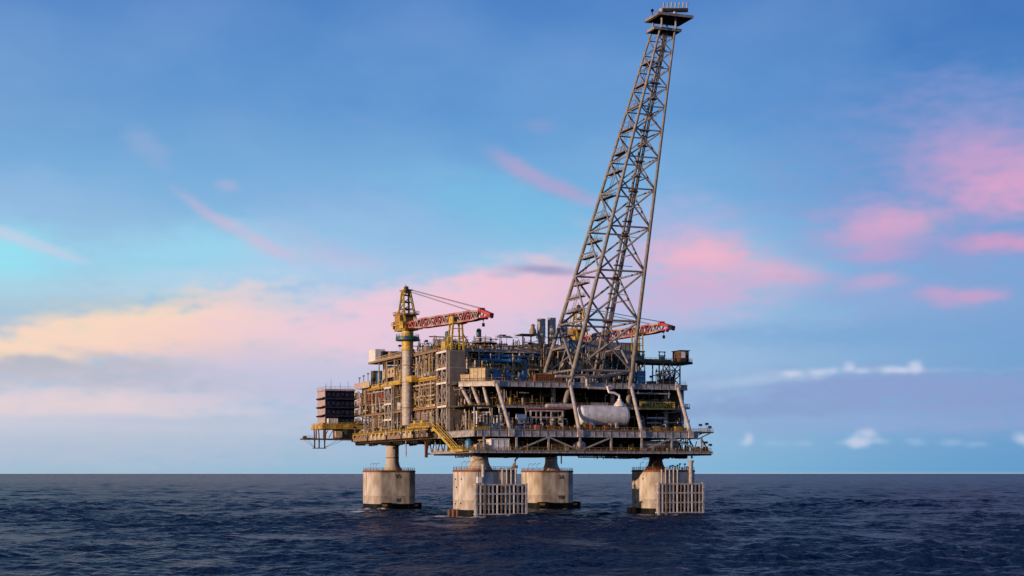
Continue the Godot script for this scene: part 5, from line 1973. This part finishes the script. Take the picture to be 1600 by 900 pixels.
# ---------------------------------------------------------------- living quarters
func build_quarters():
	var t := thing("living_quarters", "dark navy accommodation block with a pink sunlit side at the far left", "building", pc(-13, 33, 134))
	var fl := [33.0, 36.4, 39.8, 43.2, 46.6]
	for k in 4:
		var b := MB.new()
		b.span(pc(-19.0, fl[k] + 0.25, 129), pc(-7.2, fl[k + 1] - 0.05, 141))
		part("storey", b, "navy", t)
		b = MB.new()
		b.span(pc(-19.3, fl[k] - 0.02, 128), pc(-6.2, fl[k] + 0.22, 141.2))
		part("floor_slab", b, "slate", t)
		# pink cladding of the left side, leaving a dark slit at each floor
		for j in 3:
			b = MB.new()
			b.span(pc(-19.25, fl[k] + 0.75 + (0.2 if j == 0 else 0.0), 129.02 + j * 4), pc(-19.02, fl[k + 1] - 0.1, 132.96 + j * 4))
			part("cladding_panel", b, "pink_clad", t)
		b = MB.new()
		b.span(pc(-20.8, fl[k] + 0.02, 129.5), pc(-19.3, fl[k] + 0.5, 137))
		part("side_balcony", b, "black", t)
		# front windows with frames and slanting struts of the walkway
		for j in 6:
			b = MB.new()
			b.span(pc(-18.2 + j * 1.85, fl[k] + 1.2, 128.9), pc(-17.0 + j * 1.85, fl[k] + 2.4, 128.99))
			part("window", b, "slate", t)
		b = MB.new()
		rail(b, [pc(-19.2, fl[k] + 0.22, 128.1), pc(-6.4, fl[k] + 0.22, 128.1)], 1.1, 2.0, 0.07)
		part("handrail", b, "slate", t)
		b = MB.new()
		for x in [-17.5, -13.0, -8.8]:
			b.bar(pc(x - 0.7, fl[k] + 0.3, 128.3), pc(x, fl[k] + 1.9, 128.8), 0.14, 0.14)
			b.bar(pc(x + 0.7, fl[k] + 0.3, 128.3), pc(x, fl[k] + 1.9, 128.8), 0.14, 0.14)
		part("strut", b, "navy", t, true)
	var b2 := MB.new()
	b2.span(pc(-19.4, 46.62, 128.6), pc(-7.0, 47.1, 141.3))
	part("roof", b2, "pink_clad", t)
	b2 = MB.new()
	rail(b2, [pc(-19.2, 47.1, 141), pc(-19.2, 47.1, 128.8), pc(-7.1, 47.1, 128.8)], 1.2, 2.0, 0.1)
	part("roof_rail", b2, "pink_clad", t)
	b2 = MB.new()
	for p in [[-16.5, 4.0], [-12.8, 3.0], [-9.6, 3.4], [-18.6, 2.6]]:
		b2.tube(pc(p[0], 47.1, 130), pc(p[0], 47.1 + p[1], 130), 0.09, 0.05, 6)
	part("aerial", b2, "dark", t, true)
	b2 = MB.new()
	for k in 4:
		b2.box(pc(-6.6, fl[k] + 1.6, 128.6), Vector3(1.4, 2.4, 1.2))
	part("end_locker", b2, "cream", t, true)
	# link bridges between the quarters and the side modules
	t = thing("link_walkway", "dark stacked walkways between the quarters and the side modules", "walkway", pc(-6, 33, 126))
	for k in 4:
		b2 = MB.new()
		b2.span(pc(-7.2, fl[k] + 0.1, 116), pc(-2.5, fl[k] + 0.5, 128.4))
		part("floor", b2, "dark", t)
		b2 = MB.new()
		b2.bar(pc(-7.2, fl[k] + 0.5, 117), pc(-7.2, fl[k] + 3.0, 124), 0.3, 0.3)
		part("brace", b2, "beige", t)
		b2 = MB.new()
		rail(b2, [pc(-7.3, fl[k] + 0.5, 116.2), pc(-7.3, fl[k] + 0.5, 128)], 1.1, 2.0, 0.1)
		part("handrail", b2, "brown", t)
	# deck under the quarters
	t = thing("quarters_deck", "yellow-edged deck that carries the accommodation block", "deck structure", pc(-13, 31.5, 132))
	b2 = MB.new()
	b2.span(pc(-21.2, 31.5, 124.5), pc(-4, 32.5, 142.5))
	part("floor", b2, "deck", t)
	for k in 6:
		b2 = MB.new()
		b2.span(pc(-21.4 + k * 2.7, 31.4, 124.2), pc(-18.75 + k * 2.7, 33.4 - 0.25 * (k % 2), 124.45))
		part("edge_panel", b2, "yellow" if k % 2 else "ochre", t)
	for k in 6:
		b2 = MB.new()
		b2.span(pc(-21.5, 31.4, 124.5 + k * 3), pc(-21.25, 33.3 - 0.3 * (k % 2), 127.45 + k * 3))
		part("edge_panel", b2, "yellow" if k % 2 else "ochre", t)
	b2 = MB.new()
	rail(b2, [pc(-21.3, 33.2, 142), pc(-21.3, 33.2, 124.4), pc(-6, 33.2, 124.4)], 0.7, 2.0, 0.1)
	part("handrail", b2, "yellow", t)
	for p in [[-20.5, 126], [-16.5, 126], [-12.5, 126], [-8.5, 126], [-20.5, 138], [-18.5, 131]]:
		b2 = MB.new()
		b2.bar(pc(p[0], 27.8, p[1]), pc(p[0], 31.5, p[1]), 0.5, 0.5)
		part("leg", b2, "rose" if p[0] < -15 else "beige", t)
	for p in [[-20.5, -18.5], [-18.5, -16.5], [-16.5, -13]]:
		b2 = MB.new()
		b2.bar(pc(p[0], 28, 126), pc(p[1], 31.4, 126), 0.25, 0.25)
		part("brace", b2, "beige", t)
	b2 = MB.new()
	b2.span(pc(-13.5, 28.0, 125), pc(-6, 31.3, 138))
	part("store_room", b2, "brown", t)
	b2 = MB.new()
	b2.box(pc(-15.0, 29.4, 124.6), Vector3(2.6, 2.4, 1.6))
	part("locker", b2, "cream", t)
	b2 = MB.new()
	b2.box(pc(-12.2, 30.2, 124.4), Vector3(1.3, 1.8, 0.8))
	part("blue_box", b2, "teal", t)
	container("white container in front of the accommodation block", -17.0, 33.0, 126.2, Vector3(3.6, 2.6, 2.4), "white", "container", 5)
	for k in 4:
		container(["teal crate in front of the quarters, first from the white container", "teal crate in front of the quarters, second from the white container", "teal crate in front of the quarters, third from the white container", "teal crate in front of the quarters, farthest from the white container"][k], -13.4 + k * 1.7, 32.6, 126.0, Vector3(1.3, 1.9, 1.3), "teal", "crate", 3, "teal_crate", "teal crates in front of the quarters")
	t = thing("pump_dome", "small beige dome at the right end of the teal crates", "dome", pc(-6.4, 32.6, 125.6))
	b2 = MB.new()
	b2.lathe(pc(-6.4, 32.6, 125.6), Vector3.UP, [Vector2(1.2, 0), Vector2(1.2, 1.2), Vector2(0.9, 1.9), Vector2(0.4, 2.3), Vector2(0.01, 2.4)], 14)
	part("shell", b2, "beige", t)
	# the thin loading platform at the far left with hanging legs and stays
	t = thing("loading_platform", "thin platform jutting out at the far left with hanging legs", "platform", pc(-18, 27.3, 125))
	b2 = MB.new()
	b2.span(pc(-29.0, 27.2, 123.5), pc(-6.7, 27.7, 130))
	part("floor", b2, "deck", t)
	b2 = MB.new()
	b2.bar(pc(-29, 27.4, 123.4), pc(-6.7, 27.2, 123.4), 0.3, 0.6)
	part("edge_beam", b2, "brown", t)
	b2 = MB.new()
	b2.box(pc(-28.6, 28.1, 124), Vector3(1.4, 0.9, 1.2))
	part("winch", b2, "rust", t)
	for x in [-24.4, -22.6, -20.4]:
		b2 = MB.new()
		b2.bar(pc(x, 24.0, 125), pc(x, 27.2, 125), 0.45, 0.45)
		part("hanging_leg", b2, "brown", t)
		b2 = MB.new()
		b2.bar(pc(x, 27.7, 125), pc(x, 31.5, 126), 0.4, 0.4)
		part("post", b2, "rust", t)
	b2 = MB.new()
	b2.bar(pc(-25.2, 23.9, 125), pc(-19.8, 23.9, 125), 0.35, 0.35)
	part("foot_beam", b2, "brown", t)
	for p in [[-28.8, -24.4], [-27.0, -24.4], [-15.0, -20.4], [-12.5, -20.4]]:
		b2 = MB.new()
		b2.tube(pc(p[0], 27.3, 125), pc(p[1], 24.1, 125), 0.07, 0.07, 5)
		part("stay", b2, "grey_steel", t)
	b2 = MB.new()
	rail(b2, [pc(-28.8, 27.7, 123.6), pc(-25.2, 27.7, 123.6)], 1.0, 1.5, 0.08)
	part("handrail", b2, "beige", t)

# ---------------------------------------------------------------- cranes
func crane(label, x, v, base_y, tip: Vector3, group):
	var c := pc(x, 0, v)
	var t := thing("pedestal_crane", label, "crane", pc(x, base_y, v), group)
	var d := Vector3(tip.x - c.x, 0, tip.z - c.z).normalized()
	var s := Vector3.UP.cross(d).normalized()
	var f := Basis(s, Vector3.UP, d)
	var b := MB.new()
	b.lathe(c, Vector3.UP, [Vector2(0.01, base_y), Vector2(1.95, base_y), Vector2(1.95, 57.4)], 24)
	var ped := part("pedestal", b, "pale_steel", t)
	b = MB.new()
	for y in [base_y + 6, base_y + 15.0, base_y + 21]:
		b.lathe(c, Vector3.UP, [Vector2(1.95, y), Vector2(2.0, y + 0.02), Vector2(2.0, y + 0.2), Vector2(1.95, y + 0.22)], 24)
	part("weld_band", b, "brown", ped, true)
	b = MB.new()
	b.lathe(c, Vector3.UP, [Vector2(1.98, 57.2), Vector2(2.3, 57.3), Vector2(2.3, 57.8), Vector2(2.0, 58.0), Vector2(2.05, 60.6), Vector2(2.1, 64.2)], 24)
	part("slew_column", b, "yellow", t)
	b = MB.new()
	b.lathe(c, Vector3.UP, [Vector2(2.05, 60.5), Vector2(4.1, 60.7), Vector2(4.2, 61.0), Vector2(4.2, 61.9), Vector2(4.0, 62.0), Vector2(2.05, 62.0)], 24)
	part("collar_platform", b, "teal", t)
	b = MB.new()
	var pts := []
	for k in 13:
		pts.append(c + Vector3(cos(TAU * k / 12) * 4.1, 61.95, sin(TAU * k / 12) * 4.1))
	rail(b, pts, 1.0, 2.0, 0.09)
	part("handrail", b, "teal", t)
	# machinery house
	b = MB.new()
	b.box(c + f * Vector3(0, 64.7, -1.0), Vector3(5.2, 0.9, 8.6), f)
	part("turntable", b, "ochre", t)
	b = MB.new()
	b.box(c + f * Vector3(0, 67.6, -2.6), Vector3(5.4, 5.0, 4.2), f)
	part("engine_house", b, "ochre", t)
	b = MB.new()
	b.box(c + f * Vector3(-1.2, 66.4, -5.2), Vector3(3.0, 2.6, 1.8), f)
	b.box(c + f * Vector3(1.6, 65.6, -5.0), Vector3(1.8, 1.6, 1.6), f)
	part("engine", b, "dark", t)
	b = MB.new()
	b.box(c + f * Vector3(-1.2, 70.0, -3.6), Vector3(2.6, 1.2, 3.6), f)
	part("winch_cover", b, "yellow", t)
	b = MB.new()
	b.box(c + f * Vector3(3.2, 66.4, 1.8), Vector3(2.4, 3.2, 2.8), f)
	var cab := part("cab", b, "white", t)
	b = MB.new()
	b.box(c + f * Vector3(3.2, 66.9, 3.22), Vector3(1.7, 1.5, 0.1), f)
	b.box(c + f * Vector3(4.42, 66.9, 1.8), Vector3(0.1, 1.5, 2.2), f)
	part("window", b, "glass_dark", cab)
	b = MB.new()
	b.lathe(c + f * Vector3(0.4, 66.6, -6.4), s, [Vector2(0.01, -1.6), Vector2(1.2, -1.4), Vector2(1.4, 0), Vector2(1.2, 1.4), Vector2(0.01, 1.6)], 14)
	part("rope_drum", b, "cream", t)
	b = MB.new()
	b.box(c + f * Vector3(-2.6, 66.0, 1.6), Vector3(1.6, 2.2, 3.0), f)
	part("control_box", b, "yellow", t)
	for y in [66.2, 69.9]:
		b = MB.new()
		var deck := []
		for q in [[-3.6, 3.4], [3.6, 3.4], [3.6, -5.6], [-3.6, -5.6], [-3.6, 3.4]]:
			deck.append(c + f * Vector3(q[0] * (1.0 if y < 68 else 0.8), y, q[1]))
		rail(b, deck, 1.1, 1.8, 0.12)
		b.box(c + f * Vector3(0, y - 0.1, -1.1), Vector3(7.0 if y < 68 else 5.6, 0.14, 9.0), f)
		part("service_gallery", b, "yellow" if y < 68 else "ochre", t, true)
	# gantry
	var top := c + f * Vector3(0, 78.6, -1.2)
	for sx in [-1.0, 1.0]:
		b = MB.new()
		b.bar(c + f * Vector3(2.5 * sx, 65, 2.9), top + s * sx * 1.25 + d * 0.5, 0.62, 0.62)
		part("gantry_leg", b, "yellow", t)
		b = MB.new()
		b.bar(c + f * Vector3(2.5 * sx, 65, -3.6), top + s * sx * 1.25 - d * 0.5, 0.62, 0.62)
		part("gantry_leg", b, "yellow", t)
	b = MB.new()
	for k in 5:
		var g := 0.15 + k * 0.18
		var q := []
		for sx in [-1.0, 1.0]:
			q.append((c + f * Vector3(2.5 * sx, 65, 2.9)).lerp(top + s * sx * 0.8 + d * 0.5, g))
			q.append((c + f * Vector3(2.5 * sx, 65, -3.6)).lerp(top + s * sx * 0.8 - d * 0.5, g))
		b.bar(q[0], q[1], 0.3, 0.3)
		b.bar(q[2], q[3], 0.3, 0.3)
		b.bar(q[0], q[2], 0.3, 0.3)
		b.bar(q[0], q[3] + Vector3(0, 1.2, 0), 0.24, 0.24)
		b.bar(q[1], q[0] + Vector3(0, 2.4, 0), 0.24, 0.24)
		b.bar(q[1], q[3], 0.3, 0.3)
		b.box((q[0] + q[3]) * 0.5, Vector3(2.6, 0.12, 2.6) * (1.0 - g * 0.5), f)
	part("gantry_landing", b, "brown", t, true)
	b = MB.new()
	b.box(top, Vector3(3.0, 0.4, 4.6), f)
	b.box(top + Vector3(0, -0.5, 0), Vector3(1.8, 0.6, 2.4), f)
	part("gantry_head", b, "ochre", t)
	b = MB.new()
	for k in 3:
		b.lathe(top + s * (k - 1) * 0.5 + Vector3(0, 0.8, 0), s, [Vector2(0.01, 0), Vector2(0.7, 0.02), Vector2(0.7, 0.2), Vector2(0.01, 0.22)], 12)
	b.bar(top, top + Vector3(0, 2.2, 0), 0.16, 0.16)
	part("sheave", b, "brown", t, true)
	# boom: lattice sections in red and white, then a solid red head
	var root := c + f * Vector3(0, 66.0, 3.0)
	var full := tip - root
	var n := 10
	var up := full.cross(s).normalized()
	if up.y < 0:
		up = -up
	var l := full.length() * 0.88
	var dn := full.normalized()
	for k in n:
		var fa := float(k) / n
		var fb := float(k + 1) / n
		var ha := 1.45 * minf(1.0, 0.5 + fa * 3.0)
		var hb := 1.45 * minf(1.0, 0.5 + fb * 3.0)
		if k == n - 1:
			hb = 1.1
		var a := root + dn * l * fa
		var e := root + dn * l * fb
		b = MB.new()
		var ca := []
		var ce := []
		for q in [[-1, -1], [1, -1], [1, 1], [-1, 1]]:
			ca.append(a + s * q[0] * 1.15 + up * q[1] * ha)
			ce.append(e + s * q[0] * 1.15 + up * q[1] * hb)
		for j in 4:
			b.bar(ca[j], ce[j], 0.55, 0.55)
			b.bar(ca[j], ca[(j + 1) % 4], 0.2, 0.2)
		var sec := part("boom_section", b, "rose" if k % 2 == 0 else "boom_white", t)
		b = MB.new()
		for j in 3:
			var g0 := j / 3.0
			var g1 := (j + 1) / 3.0
			for side in [[0, 3], [1, 2], [0, 1], [3, 2]]:
				var p: int = side[0]
				var q: int = side[1]
				if j % 2 == 0:
					b.bar(ca[p].lerp(ce[p], g0), ca[q].lerp(ce[q], g1), 0.4, 0.4)
				else:
					b.bar(ca[q].lerp(ce[q], g0), ca[p].lerp(ce[p], g1), 0.4, 0.4)
		part("lacing", b, "rose" if k % 2 == 0 else "boom_white", sec, true)
		b = MB.new()
		b.box((a + e) * 0.5 - up * (ha + hb) * 0.5, Vector3(1.9, 0.1, l / n), Basis(s, up, -dn if s.cross(up).dot(dn) < 0 else dn))
		part("walkway", b, "brown", sec)
		b = MB.new()
		b.box(a.lerp(e, 0.5) + up * 1.0, Vector3(0.8, 0.6, 0.8), f)
		part("rope_guide", b, "black", sec)
	var he := root + dn * l
	b = MB.new()
	b.bar(he + up * 1.3, tip - up * 0.6, 1.5, 1.0)
	b.bar(he - up * 0.9, tip - up * 1.0, 1.2, 0.5)
	b.box(he + up * 1.4, Vector3(1.9, 1.5, 1.5), f)
	var head := part("boom_head", b, "red", t)
	b = MB.new()
	for g in [0.15, 0.5, 1.0]:
		b.lathe(he.lerp(tip, g) - up * (1.3 - g * 0.3) - s * 0.3, s, [Vector2(0.01, 0), Vector2(0.7, 0.02), Vector2(0.7, 0.6), Vector2(0.01, 0.62)], 12)
	part("head_sheave", b, "black", head, true)
	b = MB.new()
	b.tube(he.lerp(tip, 0.2) - up * 1.2, he.lerp(tip, 0.2) - Vector3(0, 3.2, 0), 0.09, 0.09, 5)
	b.box(he.lerp(tip, 0.2) - Vector3(0, 3.4, 0), Vector3(0.8, 1.1, 0.5), f)
	part("hook_block", b, "dark", head)
	for sx in [-1.0, 1.0]:
		b = MB.new()
		b.tube(top + s * sx * 0.7 + Vector3(0, 0.6, 0), he + s * sx * 0.8 + up * 2.0, 0.07, 0.07, 5)
		part("pendant_rope", b, "dark", t)
		b = MB.new()
		b.tube(top + s * sx * 0.5, he + s * sx * 0.6 + up * 1.5 - dn * 6.0, 0.06, 0.06, 5)
		part("pendant_rope", b, "dark", t)

func build_cranes():
	crane("yellow pedestal crane at the left with its red and white boom at rest", -8.6, 55, 31.0, pc(1.2, 65.4, -3.5), "yellow pedestal cranes")
	crane("yellow pedestal crane seen through the flare tower, its red boom pointing right", 72.8, 90, 45.0, pc(75.5, 65.4, 15), "yellow pedestal cranes")
	var t := thing("boom_rest", "yellow boom rest beside the grey enclosure, under the right crane's boom", "boom rest", pc(71, 57, 34))
	for p in [[69.6, 33], [72.4, 33], [69.6, 36], [72.4, 36]]:
		var b := MB.new()
		b.bar(pc(p[0], 52, p[1]), pc(p[0], 64.2, p[1]), 0.4, 0.4)
		part("leg", b, "yellow", t)
	var b2 := MB.new()
	for k in 4:
		b2.bar(pc(69.6, 55 + 2.4 * k, 33), pc(72.4, 55 + 2.4 * k, 33), 0.24, 0.24)
	b2.box(pc(71.6, 64.2, 34.5), Vector3(5.0, 0.4, 3.6))
	part("cradle", b2, "ochre", t)

# ---------------------------------------------------------------- small fittings
func build_small_fittings():
	for q in [[-9.0, 28.8, 122.0, 3.0, "floodlight post on the beige parapet beside the quarters deck"], [-6.8, 56.0, 70.0, 4.0, "floodlight post on the roof edge left of the crane pedestal"], [-6.6, 56.0, 40.0, 3.4, "floodlight post on the roof edge right of the crane pedestal"], [26.0, 56.0, 26.0, 2.4, "floodlight post on the roof edge above the orange container"], [3.0, 43.8, 1.4, 2.6, "floodlight post on the upper deck over the first raking pillar"], [60.0, 43.8, 1.0, 2.6, "floodlight post on the upper deck right of the blue cabinet"]]:
		floodlight(q[4], q[0], q[1], q[2], q[3])
	for q in [[-7.6, 20.0, 60.0, "thin dark caisson pipe hanging under the main deck beside the left column"], [26.0, 17.2, -2.0, "thin dark caisson pipe hanging under the lower deck right of the nearest column"]]:
		var t := thing("hanging_caisson", q[3], "pipe", pc(q[0], 26, q[2]))
		var b := MB.new()
		b.tube(pc(q[0], q[1], q[2]), pc(q[0], 26, q[2]), 0.22, 0.22, 8)
		part("pipe_run", b, "grey_steel", t)
	var t2 := thing("vent_standpipe", "pale stepped standpipe in front of the tall stair tower", "pipe", pc(-2.4, 28, 13))
	var b2 := MB.new()
	b2.tube(pc(-2.4, 27.7, 12), pc(-2.4, 33, 12), 0.5, 0.5, 12)
	b2.tube(pc(-2.4, 33, 12), pc(-2.4, 38.4, 12), 0.32, 0.32, 12)
	part("pipe_run", b2, "pale_steel", t2)
